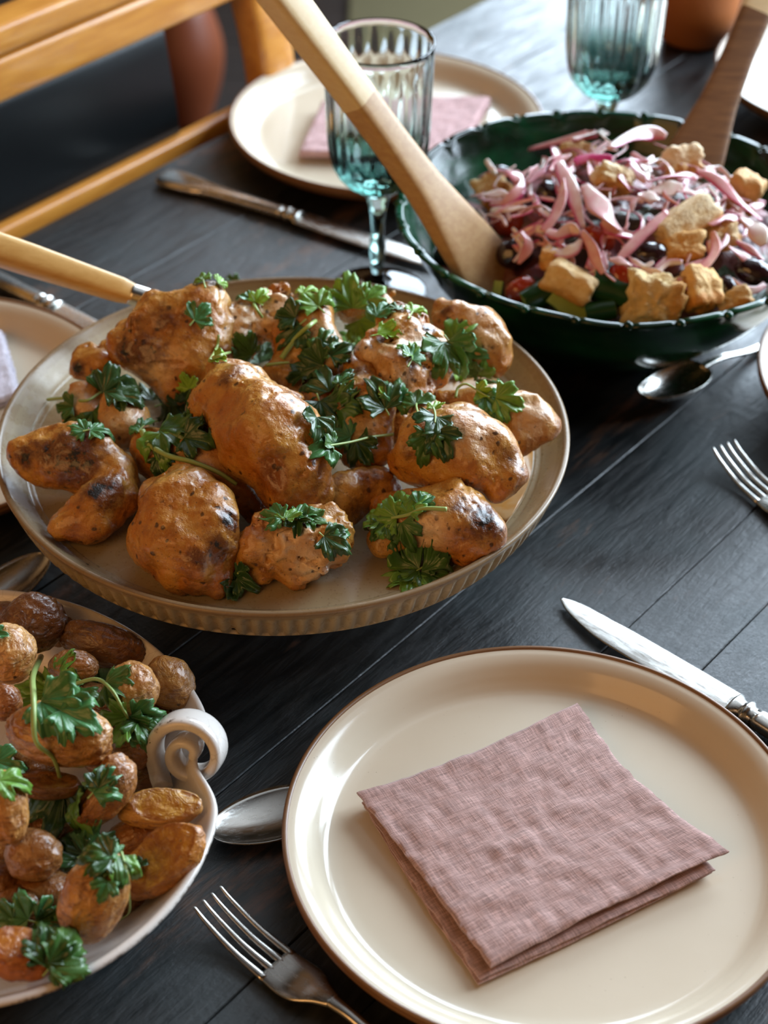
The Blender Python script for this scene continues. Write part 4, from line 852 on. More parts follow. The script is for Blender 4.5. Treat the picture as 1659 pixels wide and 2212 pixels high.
PT = [
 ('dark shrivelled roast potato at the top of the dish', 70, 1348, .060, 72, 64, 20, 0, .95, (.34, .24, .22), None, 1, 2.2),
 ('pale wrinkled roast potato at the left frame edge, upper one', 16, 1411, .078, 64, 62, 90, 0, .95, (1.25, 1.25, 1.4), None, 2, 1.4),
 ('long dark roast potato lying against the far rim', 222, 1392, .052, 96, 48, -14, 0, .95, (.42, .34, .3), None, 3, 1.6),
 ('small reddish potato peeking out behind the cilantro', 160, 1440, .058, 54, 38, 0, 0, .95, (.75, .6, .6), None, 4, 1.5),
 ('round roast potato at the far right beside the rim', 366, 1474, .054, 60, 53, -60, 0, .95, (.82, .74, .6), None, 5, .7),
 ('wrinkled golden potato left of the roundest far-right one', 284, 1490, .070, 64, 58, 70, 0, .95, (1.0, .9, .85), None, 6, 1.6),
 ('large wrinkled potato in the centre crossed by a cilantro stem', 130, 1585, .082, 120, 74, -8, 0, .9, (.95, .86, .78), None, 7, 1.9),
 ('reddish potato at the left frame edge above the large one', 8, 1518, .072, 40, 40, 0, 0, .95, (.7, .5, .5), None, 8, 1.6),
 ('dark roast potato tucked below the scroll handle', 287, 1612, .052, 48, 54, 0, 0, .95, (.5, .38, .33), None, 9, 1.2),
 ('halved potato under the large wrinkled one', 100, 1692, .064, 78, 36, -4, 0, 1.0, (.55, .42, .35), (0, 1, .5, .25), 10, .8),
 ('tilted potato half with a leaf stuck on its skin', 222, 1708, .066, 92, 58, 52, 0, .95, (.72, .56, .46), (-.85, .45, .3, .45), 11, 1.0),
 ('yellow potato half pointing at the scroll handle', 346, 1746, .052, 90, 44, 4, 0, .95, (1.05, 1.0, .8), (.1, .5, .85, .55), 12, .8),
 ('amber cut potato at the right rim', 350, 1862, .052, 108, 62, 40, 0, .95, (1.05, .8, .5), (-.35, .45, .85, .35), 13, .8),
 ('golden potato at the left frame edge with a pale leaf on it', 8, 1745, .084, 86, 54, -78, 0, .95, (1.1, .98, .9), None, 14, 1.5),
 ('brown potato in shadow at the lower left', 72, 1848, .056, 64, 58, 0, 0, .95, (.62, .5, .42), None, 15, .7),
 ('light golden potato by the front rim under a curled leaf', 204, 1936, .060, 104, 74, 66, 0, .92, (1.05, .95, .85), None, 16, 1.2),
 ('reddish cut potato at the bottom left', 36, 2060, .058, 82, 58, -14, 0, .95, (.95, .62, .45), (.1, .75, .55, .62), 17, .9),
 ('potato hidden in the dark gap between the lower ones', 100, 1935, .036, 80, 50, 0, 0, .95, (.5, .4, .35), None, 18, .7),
 ('potato lying deep behind the yellow half', 290, 1815, .032, 74, 50, 20, 0, .95, (.6, .45, .38), None, 19, .8),  # low filler potatoes from here on, toned dark as shade in the gaps
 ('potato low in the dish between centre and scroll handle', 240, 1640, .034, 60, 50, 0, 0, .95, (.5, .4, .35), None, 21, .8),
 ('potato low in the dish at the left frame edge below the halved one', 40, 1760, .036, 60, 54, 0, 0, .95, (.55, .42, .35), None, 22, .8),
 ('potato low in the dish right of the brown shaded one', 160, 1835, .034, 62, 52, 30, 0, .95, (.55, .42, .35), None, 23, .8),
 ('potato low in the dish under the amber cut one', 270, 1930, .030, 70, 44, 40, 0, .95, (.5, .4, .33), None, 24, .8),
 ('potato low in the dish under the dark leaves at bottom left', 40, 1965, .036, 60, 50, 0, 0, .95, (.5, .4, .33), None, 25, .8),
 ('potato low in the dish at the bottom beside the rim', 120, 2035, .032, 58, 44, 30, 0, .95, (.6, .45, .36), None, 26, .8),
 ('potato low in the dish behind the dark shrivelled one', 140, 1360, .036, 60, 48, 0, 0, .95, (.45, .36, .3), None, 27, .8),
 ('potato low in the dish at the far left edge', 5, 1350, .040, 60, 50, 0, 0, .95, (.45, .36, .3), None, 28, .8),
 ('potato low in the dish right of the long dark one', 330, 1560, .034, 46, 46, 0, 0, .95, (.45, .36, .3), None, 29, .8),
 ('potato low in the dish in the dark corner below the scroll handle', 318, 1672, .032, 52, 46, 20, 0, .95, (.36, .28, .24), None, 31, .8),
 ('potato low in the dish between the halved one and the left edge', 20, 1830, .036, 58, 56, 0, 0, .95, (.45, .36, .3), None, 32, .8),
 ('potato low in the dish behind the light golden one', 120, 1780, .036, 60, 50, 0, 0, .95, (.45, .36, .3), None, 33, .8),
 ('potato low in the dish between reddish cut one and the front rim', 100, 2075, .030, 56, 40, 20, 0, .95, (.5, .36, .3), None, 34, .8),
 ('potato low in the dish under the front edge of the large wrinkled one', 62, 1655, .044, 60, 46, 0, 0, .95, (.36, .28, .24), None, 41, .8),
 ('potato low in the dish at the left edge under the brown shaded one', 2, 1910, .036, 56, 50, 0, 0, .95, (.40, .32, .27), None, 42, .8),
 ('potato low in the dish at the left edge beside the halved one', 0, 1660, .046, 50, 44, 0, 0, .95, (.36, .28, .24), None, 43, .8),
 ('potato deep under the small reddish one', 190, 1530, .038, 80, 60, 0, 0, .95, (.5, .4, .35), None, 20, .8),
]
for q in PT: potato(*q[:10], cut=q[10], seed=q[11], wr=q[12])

# ------------------------------------------------------------------ salad
MC = A([0.186, 1.166])
def mound(x, y):
    r = np.hypot(x - MC[0], y - MC[1]); rb = np.hypot(x - BC[0], y - BC[1])
    return 0.066 + 0.066 * np.clip(1 - (r / 0.150) ** 2, -0.5, 1) - 0.0 * rb
def onm(u, v, dz=0.0):
    z = 0.1
    for _ in range(30):
        p = P(u, v, z + dz); z = 0.6 * z + 0.4 * float(mound(p[0], p[1]))
    p = P(u, v, z + dz); r = p[:2] - BC; d = np.linalg.norm(r); lim = float(bowl_in(min(p[2], .0975))) - .012
    if d > lim: p[:2] = BC + r * lim / d; p[2] = max(float(mound(p[0], p[1])) + dz, .072)
    return p
def mnorm(p):
    e_ = 0.002; gx = (mound(p[0] + e_, p[1]) - mound(p[0] - e_, p[1])) / (2 * e_); gy = (mound(p[0], p[1] + e_) - mound(p[0], p[1] - e_)) / (2 * e_)
    return nrm(A([-gx, -gy, 1.0]))
th = np.arange(120) * 2 * np.pi / 120; rr = np.linspace(0.0005, 1, 44)
def bowl_in(z): return np.interp(z, [0.011, 0.014, 0.029, 0.055, 0.080, 0.0975], [0.0, 0.055, 0.094, 0.124, 0.143, 0.1525])
X = BC[0] + 0.133 * rr[None] * np.cos(th)[:, None]; Y = BC[1] + 0.133 * rr[None] * np.sin(th)[:, None]
Z = mound(X, Y) - 0.022 + 0.010 * fbm(np.stack([X * 60, Y * 60, 0 * X], -1), 2, 3); Z = np.minimum(Z, 0.112); Z[:, -1] = 0.064; Z = np.maximum(Z, 0.0645)
rb = np.hypot(X - BC[0], Y - BC[1]); lim = np.interp(Z, [0.011, 0.014, 0.029, 0.055, 0.080, 0.0975], [0.0, 0.055, 0.094, 0.124, 0.143, 0.1525]) - 0.003
f_ = np.minimum(1, lim / np.maximum(rb, 1e-6)); X = BC[0] + (X - BC[0]) * f_; Y = BC[1] + (Y - BC[1]) * f_
V = np.stack([X, Y, Z], -1).reshape(-1, 3); o = add('salad_bed', V, grid_faces(120, 44, True), BED)
tag(o, 'dark dressed salad filling the green bowl under the onions', 'salad', kind='stuff')
SOLIDS['salad'].append((V, grid_faces(120, 44, True)))

def rough_block(name, u, v, dz, sx, sy, sz, rot, mat, label, group, cat, tone=(1, 1, 1), seed=0, tilt=(0, 0), amp=.10, power=7.0, crust=None, n=26):
    """lumpy rounded block; sizes in pixels of the picture, frame right/up/towards the viewer"""
    c = onm(u, v, dz); m = pxm(c); r = math.radians(rot)
    E3 = nrm(-CF + CR * tilt[0] + CU * tilt[1]); E1 = nrm(math.cos(r) * CR + math.sin(r) * CU); E1 = nrm(E1 - E3 * (E1 @ E3)); E2 = np.cross(E3, E1)
    V, F = ellipsoid(n * 2, n); q = V / (np.abs(V) ** power).sum(1, keepdims=True) ** (1 / power)
    L = q * (1 + amp * fbm(V * 2.2 + seed * 5.1, seed, 2) + amp * .5 * fbm(V * 6 + seed, seed + 3, 2))[:, None] * A([sx, sy, sz]) * m
    W = c + L[:, :1] * E1 + L[:, 1:2] * E2 + L[:, 2:] * E3
    at = {'crust': np.clip((-q[:, 1] - 0.35 + .25 * fbm(V * 3 + seed, seed + 7, 2)) / .3, 0, 1) if crust is None else np.full(len(W), crust)}
    o = add(name, W, F, mat, attrs=at); o.color = tuple(tone) + (1,); tag(o, label, cat, group); SOLIDS['salad'].append((W, F)); return o
BG = 'toasted bread in the salad'
for a in [
 ('large toasted bread slab with an orange side on the right of the salad', 1482, 478, .006, 76, 34, 26, 32, (1, .95, .9), 1, .06),
 ('thick orange bread chunk at the salad’s far right', 1606, 418, .004, 36, 42, 30, -20, (1.0, .75, .5), 2, .07),
 ('pale bread chunk in front of the upright wooden spoon', 1472, 352, .004, 38, 30, 26, 10, (1.15, 1.1, 1.15), 3, .12),
 ('pale bread cube among the onions at the back', 1325, 388, .002, 40, 28, 26, -10, (1.1, 1.1, 1.1), 4, .12),
 ('toasted bread cube beside the cucumber at the front', 1232, 612, .004, 54, 34, 30, -22, (1.1, 1.0, .85), 5, .08),
 ('large spongy bread chunk under the white onion ring', 1412, 652, .002, 54, 56, 36, 80, (1.05, 1.0, .85), 6, .14),
 ('orange bread cube at the front right of the salad', 1514, 626, .004, 36, 44, 30, 8, (1.1, .9, .6), 7, .08),
 ('small bread cube by the right part of the front rim', 1594, 661, .002, 34, 24, 24, 14, (.95, .85, .7), 8, .10),
 ('small orange bread cube above the toasted front cube', 1196, 560, .000, 28, 22, 22, -10, (1.0, .75, .5), 9, .10),
 ('small bread cube lying alone at the back left', 1130, 352, -.004, 34, 22, 22, -6, (.95, .85, .7), 10, .10),
 ('bread cube left of the wooden spoon blade', 948, 474, -.006, 34, 32, 28, 30, (.9, .8, .6), 11, .10),
 ('lumpy orange bread piece under the large slab', 1472, 536, .000, 44, 30, 26, 10, (1.0, .75, .45), 12, .14),
 ('bread piece beside the onion curls at the right', 1562, 508, .000, 30, 26, 24, 30, (1.1, 1.0, .9), 13, .12),
]: rough_block('bread_chunk', *a[1:8], BREAD, a[0].replace('\u2019', "'"), BG, 'bread', a[8], a[9], amp=a[10] * 1.7, tilt=(.5 * math.sin(a[9] * 2.1), .5 * math.cos(a[9] * 1.7)))
for a in [
 ('dark olive below the bread slab with a white glint', 1404, 548, .003, 38, 26, 26, 10),
 ('large dark olive at the right edge of the salad', 1628, 588, .004, 44, 30, 30, -14),
 ('dark olive between two bread cubes at the front right', 1572, 628, .000, 26, 34, 26, 10),
 ('dark olive deep in the bowl left of the wooden spoon', 980, 556, -.010, 46, 36, 34, -30),
 ('olive at the left end of the onions near the spoon', 1024, 404, .000, 30, 20, 20, -10),
 ('dark olive among the onions left of the diagonal strip', 1186, 420, -.002, 28, 32, 26, 70),
 ('olive half hidden behind the wooden spoon’s tip', 1110, 548, -.010, 40, 34, 30, 20),
]: rough_block('olive', *a[1:8], OLIVE, a[0].replace('\u2019', "'"), 'olives in the salad', 'olive', (1, 1, 1), int(a[1]), amp=.03, power=2.0)
for a in [
 ('red tomato piece at the tip of the wooden spoon', 1126, 626, .000, 36, 26, 26, 25),
 ('dark red tomato piece under the onions at the front', 1348, 598, -.004, 38, 32, 26, 0),
 ('reddish tomato half below the diagonal onion strip', 1290, 518, .000, 40, 30, 26, -10),
 ('tomato piece in shadow just right of the spoon blade', 1098, 470, -.012, 40, 40, 30, 0),
]: rough_block('tomato_piece', *a[1:8], TOMATO, a[0], 'tomato in the salad', 'tomato', (1, 1, 1), int(a[1]), amp=.05, power=2.3)
def cucumber(label, u, v, dz, half, rad, rot, roll=0.0, seed=0):
    c = onm(u, v, dz); m = pxm(c); r = math.radians(rot); E1 = math.cos(r) * CR + math.sin(r) * CU; E2 = -math.sin(r) * CR + math.cos(r) * CU; E3 = -CF
    n = 34; a = np.linspace(-.2, math.pi + .2, n - 10) + roll; prof = np.concatenate([np.stack([np.cos(a), np.sin(a)], 1), np.linspace([math.cos(a[-1]), math.sin(a[-1])], [math.cos(a[0]), math.sin(a[0])], 12)[1:-1]])
    sk = np.concatenate([np.ones(n - 10), np.zeros(10)]); xs_ = np.concatenate([[-1, -1], np.linspace(-.97, .97, 16), [1, 1]]); sc_ = np.concatenate([[0.001, .93], np.ones(16), [.93, .001]])
    sk_ = np.concatenate([[0, 0], np.ones(16), [0, 0]])
    V = np.stack([np.repeat(xs_[:, None], n, 1) * half, sc_[:, None] * prof[None, :, 0] * rad, sc_[:, None] * prof[None, :, 1] * rad - .3 * rad], -1).reshape(-1, 3) * m
    V = V * (1 + .05 * fbm(V * 90, seed, 2))[:, None]; W = c + V[:, :1] * E1 + V[:, 1:2] * E2 + V[:, 2:] * E3
    o = add('cucumber_piece', W, grid_faces(len(xs_), n, False, True), CUC, attrs={'skin': (sk_[:, None] * sk[None]).ravel()}, sharp=50)
    tag(o, label, 'cucumber', 'cucumber in the salad'); SOLIDS['salad'].append((W, grid_faces(len(xs_), n, False, True)))
cucumber('dark-skinned cucumber chunk against the front rim of the salad', 1168, 636, .000, 40, 30, 30, 0, 1)
cucumber('pale green cucumber wedge leaning on the front rim', 1226, 662, .000, 44, 22, -38, math.pi * .95, 2)
cucumber('dark green cucumber piece left of the spongy bread chunk', 1318, 622, -.004, 44, 36, -20, 0.3, 3)
cucumber('tiny bright cucumber piece at the wooden spoon tip', 1076, 622, .002, 16, 12, 80, 2.6, 4)
cucumber('cucumber piece in shadow near the front rim, under the bread', 1296, 672, -.006, 34, 24, 10, 0.2, 5)
def onion(label, pts, w, tone, edge=0.4, twist=0.0, lift=.004, seed=0, group='red onion strips in the salad', thin=0.22):
    k = len(pts); base = [onm(u, v, lift + (0 if len(q) < 3 else q[2])) for q in pts for u, v in [q[:2]]]
    path = spline(base, 30); nm = A([mnorm(p_) for p_ in path]); m = pxm(path[0]); s = np.linspace(0, 1, 30)
    hw = w * m * np.clip(np.sin(np.pi * (0.10 + .80 * s)), .15, 1) ** .6 * (1 + .15 * np.sin(s * 9 + seed)); tw = twist + .5 * np.sin(s * 3 + seed)
    V, F = sweep(path, hw, np.maximum(hw * thin, .0006), nm, 12, 2.6, True, tw)
    a = np.arange(12) * 2 * np.pi / 12 + np.pi / 12; e_ = np.clip(np.cos(a) * 1.6 - .2, 0, 1) if edge < 1 else np.ones(12)
    e_ = np.clip(e_ * edge * 1.6, 0, 1) if edge < 1 else e_
    o = add('onion_strip', V, F, ONION, attrs={'edge': np.concatenate([np.tile(e_, 30), [0, 0]])}); o.color = tuple(tone) + (1,)
    tag(o, label, 'onion', group); SOLIDS['salad'].append((V, F))
W1, P1, P2 = (1.12, 1.45, 1.4), (1, .85, .9), (1.05, 1.1, 1.12)
for i, a in enumerate([
 ('vivid magenta onion slice on top at the back centre', [(1240, 352), (1275, 338), (1322, 345)], 15, P1, 1.0),
 ('second magenta onion slice right of the vivid one', [(1330, 352), (1356, 345), (1378, 352)], 12, P1, 1.0),
 ('large pink onion petal with a purple edge at the very top', [(1318, 320), (1360, 296), (1405, 288), (1438, 294)], 19, P2, .75),
 ('long onion strip with a red edge running down the middle', [(1196, 318), (1215, 372), (1240, 430), (1258, 492)], 16, P2, .8),
 ('pink onion strip at the back left top', [(1142, 322), (1172, 300), (1205, 292), (1235, 302)], 15, P1, .5),
 ('white onion arc at the very back', [(1232, 300), (1262, 286), (1300, 292), (1322, 312)], 11, W1, .0),
 ('pink onion strip left of the middle, topmost there', [(1036, 382), (1070, 370), (1105, 372), (1122, 392)], 17, P1, .4),
 ('white onion sliver sticking up at the left', [(1050, 345, .012), (1058, 358, .006), (1072, 378)], 7, W1, .0),
 ('pale onion strips end at the left by the spoon, upper', [(1020, 424), (1060, 418), (1095, 420)], 12, W1, .2),
 ('pink onion curve below the left strips', [(1060, 440), (1092, 436), (1122, 412), (1130, 388)], 13, P1, .7),
 ('mauve onion strip left of the diagonal strip', [(1140, 396), (1166, 372), (1182, 358)], 12, (1, .95, 1.2), .2),
 ('pink onion strip curling down from the middle left', [(1216, 388), (1212, 430), (1196, 470), (1172, 500)], 14, P1, .4),
 ('pale onion curl near the dark olive on the left', [(1110, 470), (1140, 452), (1172, 446), (1200, 462)], 12, W1, .3),
 ('purple-edged onion slice under the pale left curl', [(1105, 468), (1130, 464), (1152, 452)], 10, P1, .9),
 ('ruffled onion slice low in the middle, left one', [(1180, 500), (1205, 508), (1232, 496), (1252, 502)], 15, P2, .6),
 ('pale ruffled onion arc under the ruffled slice', [(1182, 534), (1210, 548), (1240, 538), (1256, 518)], 14, W1, .5),
 ('pink onion strip hanging down toward the toasted front cube', [(1256, 498), (1276, 530), (1290, 565), (1304, 590)], 14, P1, .3),
 ('large pale onion petal in the centre of the salad', [(1262, 400), (1290, 440), (1312, 470), (1340, 498)], 24, P2, .2),
 ('onion petal with magenta edge right of the centre petal', [(1300, 478), (1330, 502), (1365, 512)], 16, P2, .85),
 ('straight pink onion strip crossing toward the bread slab', [(1336, 560), (1372, 524), (1406, 492), (1442, 458)], 13, P1, .3),
 ('pink onion strip behind the bread slab, upper', [(1400, 392), (1440, 382), (1480, 378), (1506, 386)], 14, P1, .5),
 ('white onion piece behind the bread slab', [(1408, 412), (1440, 408), (1474, 402)], 16, W1, .1),
 ('second white onion piece left of the bread slab', [(1378, 420), (1402, 424), (1424, 432)], 14, W1, .2),
 ('long pink onion strip running to the right rim', [(1504, 368), (1546, 388), (1590, 430), (1646, 476)], 13, P1, .6),
 ('white onion arc beside the upright wooden spoon', [(1520, 362), (1552, 362), (1578, 386)], 11, W1, .0),
 ('pale onion hook near the back bread chunk', [(1398, 356), (1424, 344), (1446, 360), (1456, 384)], 8, W1, .2),
 ('mauve onion strip beside the pale back cube', [(1364, 350), (1378, 372), (1394, 394)], 10, (1, .95, 1.15), .1),
 ('large white onion ring over the spongy bread', [(1474, 566), (1442, 568), (1420, 592), (1420, 630), (1440, 668), (1464, 698)], 9, W1, .35),
 ('short white onion strip left of the large ring', [(1384, 580), (1416, 588), (1448, 602)], 8, W1, .2),
 ('pale pink onion stub at the front centre', [(1316, 560), (1340, 564), (1366, 574)], 9, P2, .1),
 ('onion loop around the orange front cube', [(1490, 590), (1500, 616), (1524, 626), (1546, 610)], 9, P1, .2),
 ('orange-tinted onion curl below the bread slab', [(1540, 500), (1546, 536), (1530, 566), (1504, 586)], 11, (1.05, .8, .7), .3),
 ('pink onion pieces heaped right of the bread slab', [(1534, 486), (1560, 472), (1590, 470)], 14, P1, .3),
 ('large pale onion petal at the right edge of the heap', [(1600, 468), (1630, 492), (1650, 530)], 22, W1, .2),
 ('pink onion strip above the large right-hand olive', [(1574, 532), (1604, 552), (1640, 578)], 11, P2, .3),
 ('purple-backed onion strip just behind that right-hand strip', [(1590, 520), (1620, 540), (1650, 562)], 8, P1, .9),
 ('onion arc sweeping under the large right-hand olive', [(1580, 602), (1604, 626), (1640, 634), (1662, 628)], 10, P2, .4),
 ('thin onion strip low at the front, beside the ring', [(1466, 600), (1478, 620), (1500, 630)], 7, P1, .4),
 ('thin pale onion thread near the dark olive below the slab', [(1366, 560), (1392, 574), (1412, 566)], 6, W1, .1),
 ('rust-tinted onion strip in the shade by the spoon blade', [(1130, 500), (1142, 530), (1120, 570)], 12, (.8, .5, .45), .2),
]): onion(a[0], a[1], a[2], a[3], a[4], (i * .7) % 1.2 - .6, .0085 + .0016 * (i % 3), i)
ANC = [(1482, 478, 'large toasted bread slab'), (1606, 418, 'far right orange bread chunk'), (1472, 352, 'bread chunk by the upright spoon'), (1325, 388, 'pale back bread cube'),
       (1232, 612, 'toasted front bread cube'), (1412, 652, 'large spongy bread chunk'), (1514, 626, 'orange front right bread cube'), (1404, 548, 'olive below the bread slab'),
       (1628, 588, 'large right-hand olive'), (1230, 400, 'long red-edged diagonal onion strip'), (1280, 342, 'vivid magenta onion slice'), (1300, 450, 'pale centre onion petal'),
       (1430, 600, 'large white onion ring'), (1110, 530, 'leaning wooden spoon blade'), (1215, 520, 'ruffled onion arc'), (1075, 378, 'topmost left onion strip'), (1186, 420, 'olive among the left onions'),
       (1380, 302, 'purple-edged top onion petal'), (1390, 508, 'straight pink onion strip'), (1570, 430, 'long right-hand onion strip'), (1196, 560, 'small orange bread cube')]
used = set(); rng = random.Random(11)
for i in range(165):
    u, v = rng.uniform(1040, 1640), rng.uniform(310, 600)
    if ((u - 1335) / 300) ** 2 + ((v - 450) / 140) ** 2 > 1: continue
    L_, an = rng.uniform(24, 52), rng.uniform(0, math.pi); k_ = rng.uniform(-.6, .6)
    pts = [(u - math.cos(an) * L_, v - math.sin(an) * L_ * .7), (u + math.sin(an) * L_ * k_, v - math.cos(an) * L_ * k_ * .7), (u + math.cos(an) * L_, v + math.sin(an) * L_ * .7)]
    tn, eg = rng.choice([('pink', P1), ('pale pink', P2), ('white', W1), ('pink', P1)]), rng.choice([.2, .5, .8])
    for au, av, an_ in sorted(ANC, key=lambda q: (q[0] - u) ** 2 + (q[1] - v) ** 2):
        du, dv = u - au, v - av; far = 'close ' if math.hypot(du, dv) < 45 else ''
        rel = ('right of' if du > 0 else 'left of') if abs(du) > abs(dv) else ('in front of' if dv > 0 else 'behind')
        lab = 'thin %s onion strip %s%s the %s' % (tn[0] + (' purple-edged' if eg > .7 else ''), far, rel, an_)
        if lab not in used: break
    used.add(lab)
    onion(lab, pts, rng.uniform(4.5, 10), tn[1], eg, rng.uniform(-1, 1), rng.uniform(-.001, .008), i, 'thin onion strips filling the salad')

# ------------------------------------------------------------------ cilantro: leaves laid onto what lies under them
BV = {}
def bvh(kind):
    if kind not in BV:
        Vs, Fs, n = [], [], 0
        src = list(SOLIDS[kind])
        if kind == 'chicken': src.append((A([[PC[0] - .16, PC[1] - .16, PFL], [PC[0] + .16, PC[1] - .16, PFL], [PC[0] + .16, PC[1] + .16, PFL], [PC[0] - .16, PC[1] + .16, PFL]]), A([[0, 1, 2, 3]])))
        if kind == 'potato': src.append((Vd + A([DC[0], DC[1], 0]), grid_faces(240, np_, True)))
        for V, F in src:
            for f in ([F] if isinstance(F, np.ndarray) else F): Fs += (np.asarray(f) + n).tolist()
            Vs.append(V); n += len(V)
        BV[kind] = BVHTree.FromPolygons(np.concatenate(Vs).tolist(), Fs)
    return BV[kind]
def hit(kind, u, v):
    d = ray(u, v); l, n, i, t = bvh(kind).ray_cast(Vector(CP), Vector(d))
    if l is None: l = Vector(P(u, v, .075)); n = Vector((0, 0, 1))
    n = A(n[:]); n = n if n @ d < 0 else -n
    return A(l[:]), n
def surf(kind, u, v, r=10):
    ps, ns = zip(*[hit(kind, u + r * a, v + r * b) for a, b in ((0, 0), (1, 0), (-1, 0), (0, 1), (0, -1))])
    return ps[0], nrm(nrm(np.sum(ns, 0)) + 0.35 * -ray(u, v) + A([0, 0, .35]))
def leaf_shape(seed, nt=73, nr=8):
    r_ = np.random.default_rng(seed); th = np.linspace(-1.75, 1.75, nt); R = np.full(nt, .50)
    for c_, a_, w_ in ((0, 1.0, .50), (.92 + r_.uniform(-.12, .12), .86, .47), (-.92 + r_.uniform(-.12, .12), .86, .47), (1.62, .60, .34), (-1.62, .60, .34)):
        R = np.maximum(R, a_ * (1 - .46 * np.clip(np.abs(th - c_) / w_, 0, 1) ** 2.4) * (np.abs(th - c_) < w_))
    R = np.convolve(np.pad(R, 1, 'edge'), [.2, .6, .2], 'valid')
    R = R * (1 + .10 * np.abs(np.sin(th * 8.5 + r_.uniform(0, 3))) - .06 + .03 * np.cos(th * 36))
    ve = np.max([np.exp(-((th - c_) / .05) ** 2) for c_ in (0, .92, -.92, 1.6, -1.6)] + [.5 * np.exp(-((th - c_) / .04) ** 2) for c_ in (.3, -.3, .62, -.62, 1.2, -1.2)], 0)
    s = np.linspace(0, 1, nr) ** .8
    X = R[:, None] * s[None] * np.sin(th)[:, None]; Y = R[:, None] * s[None] * np.cos(th)[:, None]
    rad = R[:, None] * s[None]
    Z = .10 * np.abs(np.sin(th * 3.3))[:, None] * rad - r_.uniform(.02, .34) * rad ** 2 + .09 * np.sin(th * 9 + r_.uniform(0, 6))[:, None] * rad * s[None]
    Z = Z + r_.uniform(-.35, .35) * X + r_.uniform(0, .5) * np.abs(X) + .10 * fbm(np.stack([X * 3, Y * 3, 0 * X + seed], -1), seed, 2) * s[None]
    return X, Y, Z, np.repeat(ve[:, None], nr, 1) * (1 - .45 * s[None])
LN = [0]
def leaf(parent, kind, u, v, size, deg, tone, drape=.7, lift=.0022):
    """leaf whose stalk end is at pixel (u, v) and whose tip points to deg in the picture; size in pixels"""
    LN[0] += 1; p, n = surf(kind, u, v, size * .2); m = pxm(p)
    X, Y, Z, ve = leaf_shape(LN[0]); a = math.radians(deg)
    dirw = math.cos(a) * CR + math.sin(a) * CU; t = nrm(dirw - n * (dirw @ n)); b = np.cross(t, n)
    sc = size * m; Q = p + (X * sc)[..., None] * b + (Y * sc * 1.08)[..., None] * t + (Z * sc)[..., None] * n
    bt = bvh(kind); sh = Q.shape; q = Q.reshape(-1, 3); off = np.zeros(len(q)); nv = Vector(n)
    for i in range(len(q)):
        o0 = q[i] - n * ((q[i] - p) @ n)
        l, _, _, dst = bt.ray_cast(Vector(o0 + n * .016), -nv, .036)
        off[i] = (.016 - dst) if l is not None else -.010
    off = off.reshape(sh[:2]); 
    for _ in range(3):
        o2 = off.copy(); o2[1:-1, 1:-1] = np.maximum(off[1:-1, 1:-1] * .55, (off[:-2, 1:-1] + off[2:, 1:-1] + off[1:-1, :-2] + off[1:-1, 2:]) / 4); off = o2
    Q = Q + ((off * drape + np.maximum(off * (1 - drape), 0)) + lift)[..., None] * n
    nt_, nr_ = sh[:2]; F1 = grid_faces(nt_, nr_); k = nt_ * nr_
    top = Q.reshape(-1, 3); bot = (Q - .00028 * n).reshape(-1, 3)
    ring = np.concatenate([np.arange(nt_) * nr_ + nr_ - 1]); r2 = ring[1:]; r1 = ring[:-1]
    V = np.concatenate([top, bot]); F = [np.concatenate([F1, F1[:, ::-1] + k, np.stack([r1, r2, r2 + k, r1 + k], 1)])]
    at = {'vein': np.concatenate([ve.ravel(), ve.ravel()])}
    loc = A(parent.location); me = make_mesh('leaf', V - loc, F, True, at); me.materials.append(LEAF)
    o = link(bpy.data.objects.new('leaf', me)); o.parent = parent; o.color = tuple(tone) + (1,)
def sprig(label, kind, leaves, stem=None, sw=4.0, slift=.003, group=None):
    u, v = leaves[0][:2]; c, _ = hit(kind, u, v); e = empty('cilantro_sprig', c)
    tag(e, label, 'cilantro', group or ('cilantro on the ' + kind))
    stems = stem if stem and isinstance(stem[0], list) else ([stem] if stem else [])
    for l in leaves: leaf(e, kind, *l)
    if not stems:
        for l in leaves[:1]:
            a = math.radians(l[3] + 180); stems = [[(l[0] + math.cos(a) * 16, l[1] - math.sin(a) * 16), (l[0], l[1])]]; sw_ = 2.2
    for s_ in stems:
        pts = []
        for q in s_:
            h_, n_ = surf(kind, q[0], q[1], 5); pts.append(h_ + n_ * (slift + (q[2] if len(q) > 2 else 0)))
        pts = A(pts)
        if len(pts) > 3:
            dep = (pts - CP) @ CF; dep2 = dep.copy()
            for _ in range(12): dep2[1:-1] = np.minimum(dep2[1:-1], (dep2[:-2] + dep2[2:]) / 2 + .002)
            pts = CP + (pts - CP) * (dep2 / dep)[:, None]
        path = spline(pts, 40); m = pxm(path[0]); wv = np.linspace(1.15, .75, 40) * sw * m * (1 if stem else .55)
        child_world('stem', *sweep(path, wv, wv * .9, (0.3, 0.2, 1), 8), STEM, e)
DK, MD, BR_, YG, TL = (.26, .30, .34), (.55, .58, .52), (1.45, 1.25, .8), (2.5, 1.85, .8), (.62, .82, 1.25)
K = 'chicken'
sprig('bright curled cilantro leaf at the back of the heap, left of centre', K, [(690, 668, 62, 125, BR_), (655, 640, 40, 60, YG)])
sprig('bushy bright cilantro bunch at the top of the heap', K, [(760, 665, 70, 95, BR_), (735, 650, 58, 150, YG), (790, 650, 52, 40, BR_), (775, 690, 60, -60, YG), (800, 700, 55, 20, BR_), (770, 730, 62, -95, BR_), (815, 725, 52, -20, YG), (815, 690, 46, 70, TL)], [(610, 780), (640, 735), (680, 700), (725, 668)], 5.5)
sprig('small cilantro leaves at the far back left edge of the heap', K, [(440, 612, 30, 100, BR_), (470, 618, 28, 60, YG), (505, 612, 26, 120, MD)])
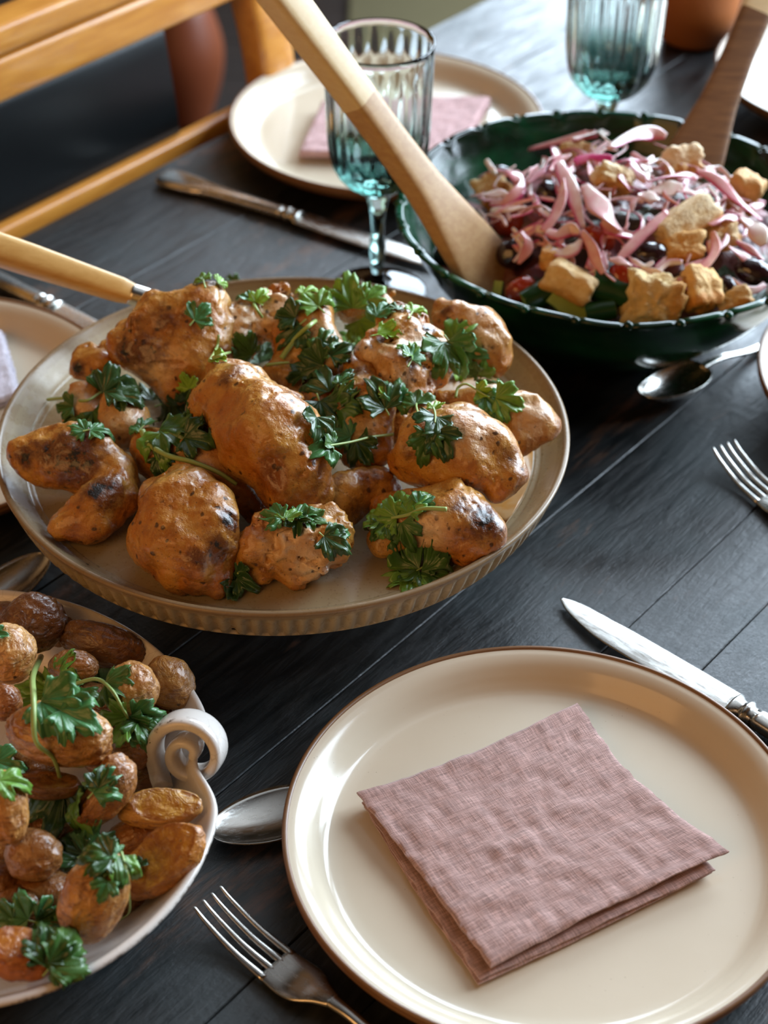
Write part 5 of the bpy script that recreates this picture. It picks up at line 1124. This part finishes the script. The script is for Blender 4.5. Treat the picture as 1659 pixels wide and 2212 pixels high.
sprig('small pale stem with leaf behind the browned thigh', K, [(556, 655, 36, 70, YG), (540, 650, 30, 160, TL)], [(540, 640), (552, 665), (568, 690)], 4)
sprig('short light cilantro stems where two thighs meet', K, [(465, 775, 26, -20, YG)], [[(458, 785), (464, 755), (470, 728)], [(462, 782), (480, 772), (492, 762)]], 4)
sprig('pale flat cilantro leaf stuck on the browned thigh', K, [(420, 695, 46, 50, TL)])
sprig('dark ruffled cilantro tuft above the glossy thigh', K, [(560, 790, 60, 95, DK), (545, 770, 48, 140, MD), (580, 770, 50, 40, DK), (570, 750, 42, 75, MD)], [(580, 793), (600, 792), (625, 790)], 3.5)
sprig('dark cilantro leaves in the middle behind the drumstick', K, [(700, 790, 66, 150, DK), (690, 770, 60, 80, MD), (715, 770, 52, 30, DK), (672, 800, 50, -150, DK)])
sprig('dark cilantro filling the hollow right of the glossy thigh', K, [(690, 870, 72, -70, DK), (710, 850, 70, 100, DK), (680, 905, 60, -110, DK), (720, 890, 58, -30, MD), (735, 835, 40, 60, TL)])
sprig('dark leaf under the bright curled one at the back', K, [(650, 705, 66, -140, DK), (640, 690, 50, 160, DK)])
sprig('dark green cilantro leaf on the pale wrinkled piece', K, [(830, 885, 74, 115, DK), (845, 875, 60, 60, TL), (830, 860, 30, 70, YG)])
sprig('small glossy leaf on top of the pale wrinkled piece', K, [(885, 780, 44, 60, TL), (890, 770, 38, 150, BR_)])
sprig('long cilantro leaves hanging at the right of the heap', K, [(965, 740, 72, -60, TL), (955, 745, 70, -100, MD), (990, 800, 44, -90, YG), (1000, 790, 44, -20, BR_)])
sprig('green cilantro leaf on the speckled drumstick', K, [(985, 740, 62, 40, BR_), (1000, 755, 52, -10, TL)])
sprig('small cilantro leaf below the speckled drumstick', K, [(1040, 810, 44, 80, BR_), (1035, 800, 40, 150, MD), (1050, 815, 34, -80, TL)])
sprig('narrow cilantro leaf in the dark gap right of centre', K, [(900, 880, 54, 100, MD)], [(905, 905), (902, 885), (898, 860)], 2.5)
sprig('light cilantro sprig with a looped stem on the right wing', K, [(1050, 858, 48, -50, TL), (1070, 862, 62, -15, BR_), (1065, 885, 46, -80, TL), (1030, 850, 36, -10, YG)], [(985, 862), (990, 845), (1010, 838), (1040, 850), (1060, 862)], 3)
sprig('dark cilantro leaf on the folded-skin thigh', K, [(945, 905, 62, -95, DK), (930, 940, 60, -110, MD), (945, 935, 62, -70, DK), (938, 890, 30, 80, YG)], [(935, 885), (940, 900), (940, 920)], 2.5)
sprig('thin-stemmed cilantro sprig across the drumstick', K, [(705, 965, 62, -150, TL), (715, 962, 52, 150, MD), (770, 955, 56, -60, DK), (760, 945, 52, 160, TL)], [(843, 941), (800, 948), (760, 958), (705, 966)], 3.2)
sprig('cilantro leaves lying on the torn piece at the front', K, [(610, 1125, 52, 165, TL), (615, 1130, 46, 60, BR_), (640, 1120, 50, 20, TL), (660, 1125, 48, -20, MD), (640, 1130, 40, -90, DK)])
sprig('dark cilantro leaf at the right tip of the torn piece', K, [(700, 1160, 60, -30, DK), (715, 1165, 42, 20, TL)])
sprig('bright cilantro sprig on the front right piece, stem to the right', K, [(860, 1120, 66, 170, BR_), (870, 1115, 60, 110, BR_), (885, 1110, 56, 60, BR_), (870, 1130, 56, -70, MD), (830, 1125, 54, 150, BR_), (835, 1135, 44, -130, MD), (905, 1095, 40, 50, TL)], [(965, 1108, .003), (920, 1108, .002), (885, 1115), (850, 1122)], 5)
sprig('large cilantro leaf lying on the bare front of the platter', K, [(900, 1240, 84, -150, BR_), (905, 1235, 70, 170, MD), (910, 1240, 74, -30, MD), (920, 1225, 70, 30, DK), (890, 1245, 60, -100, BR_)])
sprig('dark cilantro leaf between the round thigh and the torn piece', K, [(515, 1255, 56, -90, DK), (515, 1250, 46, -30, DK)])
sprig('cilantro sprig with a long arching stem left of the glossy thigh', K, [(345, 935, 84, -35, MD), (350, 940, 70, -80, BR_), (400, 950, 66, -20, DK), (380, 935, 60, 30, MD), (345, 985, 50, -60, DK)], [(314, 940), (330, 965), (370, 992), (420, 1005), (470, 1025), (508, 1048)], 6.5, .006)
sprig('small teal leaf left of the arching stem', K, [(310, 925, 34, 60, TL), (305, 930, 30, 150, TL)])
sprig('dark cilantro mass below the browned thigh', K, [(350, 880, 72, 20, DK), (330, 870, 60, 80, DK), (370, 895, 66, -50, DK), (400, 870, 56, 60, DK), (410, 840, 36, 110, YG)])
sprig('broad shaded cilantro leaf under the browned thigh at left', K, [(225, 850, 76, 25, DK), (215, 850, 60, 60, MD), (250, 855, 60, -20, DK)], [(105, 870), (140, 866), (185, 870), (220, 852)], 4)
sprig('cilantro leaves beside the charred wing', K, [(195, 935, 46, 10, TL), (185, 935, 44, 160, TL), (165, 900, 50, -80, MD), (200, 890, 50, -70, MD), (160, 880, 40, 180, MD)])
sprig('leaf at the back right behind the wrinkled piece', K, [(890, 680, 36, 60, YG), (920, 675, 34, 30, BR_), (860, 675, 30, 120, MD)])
K = 'potato'
sprig('long light cilantro stem arching down over the potatoes', K, [(128, 1728, 76, 195, MD), (132, 1740, 88, -105, DK), (150, 1738, 52, 15, BR_), (170, 1735, 56, -60, BR_)], [(100, 1428, .006), (80, 1470, .004), (76, 1530, .003), (86, 1600, .004), (112, 1670, .010), (134, 1735, .006)], 5.8, .005)
sprig('big cilantro leaf spread over the central potato', K, [(115, 1500, 84, 170, BR_), (120, 1500, 76, 130, BR_), (130, 1490, 70, 60, BR_), (90, 1520, 100, -30, TL), (130, 1540, 92, -35, TL), (140, 1510, 70, 10, MD)])
sprig('cilantro sprig drooping toward the scroll handle', K, [(215, 1473, 60, 160, MD), (220, 1470, 50, 60, TL), (230, 1480, 74, -20, MD), (275, 1545, 62, -170, BR_), (280, 1545, 60, -60, TL), (285, 1540, 66, -10, TL), (300, 1565, 60, -75, MD)], [(100, 1478), (150, 1490), (210, 1475), (245, 1490), (265, 1520), (278, 1545)], 4.5, .004)
sprig('dark teal leaf stuck on the tilted potato half', K, [(205, 1715, 66, 50, TL), (215, 1705, 54, 80, DK)])
sprig('pale leaf on the golden potato at the left frame edge', K, [(-10, 1650, 66, -20, TL), (0, 1690, 60, 0, BR_)])
sprig('pale leaf on the wrinkled potato at the upper left', K, [(-12, 1375, 34, -10, TL)])
sprig('dark leaf above the light golden potato', K, [(180, 1845, 80, 30, TL), (185, 1850, 66, 80, DK), (180, 1855, 64, 150, DK)])
sprig('curled leaf and thin stem on the light golden potato', K, [(250, 1852, 80, -130, MD), (255, 1852, 70, -95, BR_), (240, 1860, 66, 180, DK), (250, 1850, 56, 150, TL), (232, 1905, 44, -110, TL)], [(256, 1848), (268, 1890), (283, 1930), (278, 1965), (262, 1998)], 3, .003)
sprig('dark leaves lying on the reddish cut potato', K, [(60, 1985, 76, 165, TL), (75, 1985, 66, 10, TL), (70, 1995, 60, -20, DK), (30, 1985, 60, 180, MD)])
sprig('large green leaf on the inside of the front rim', K, [(100, 2092, 104, 50, MD), (104, 2080, 84, 20, MD), (96, 2080, 76, 85, DK)])
sprig('small dark leaf on the amber cut potato', K, [(290, 1880, 34, 20, DK)])
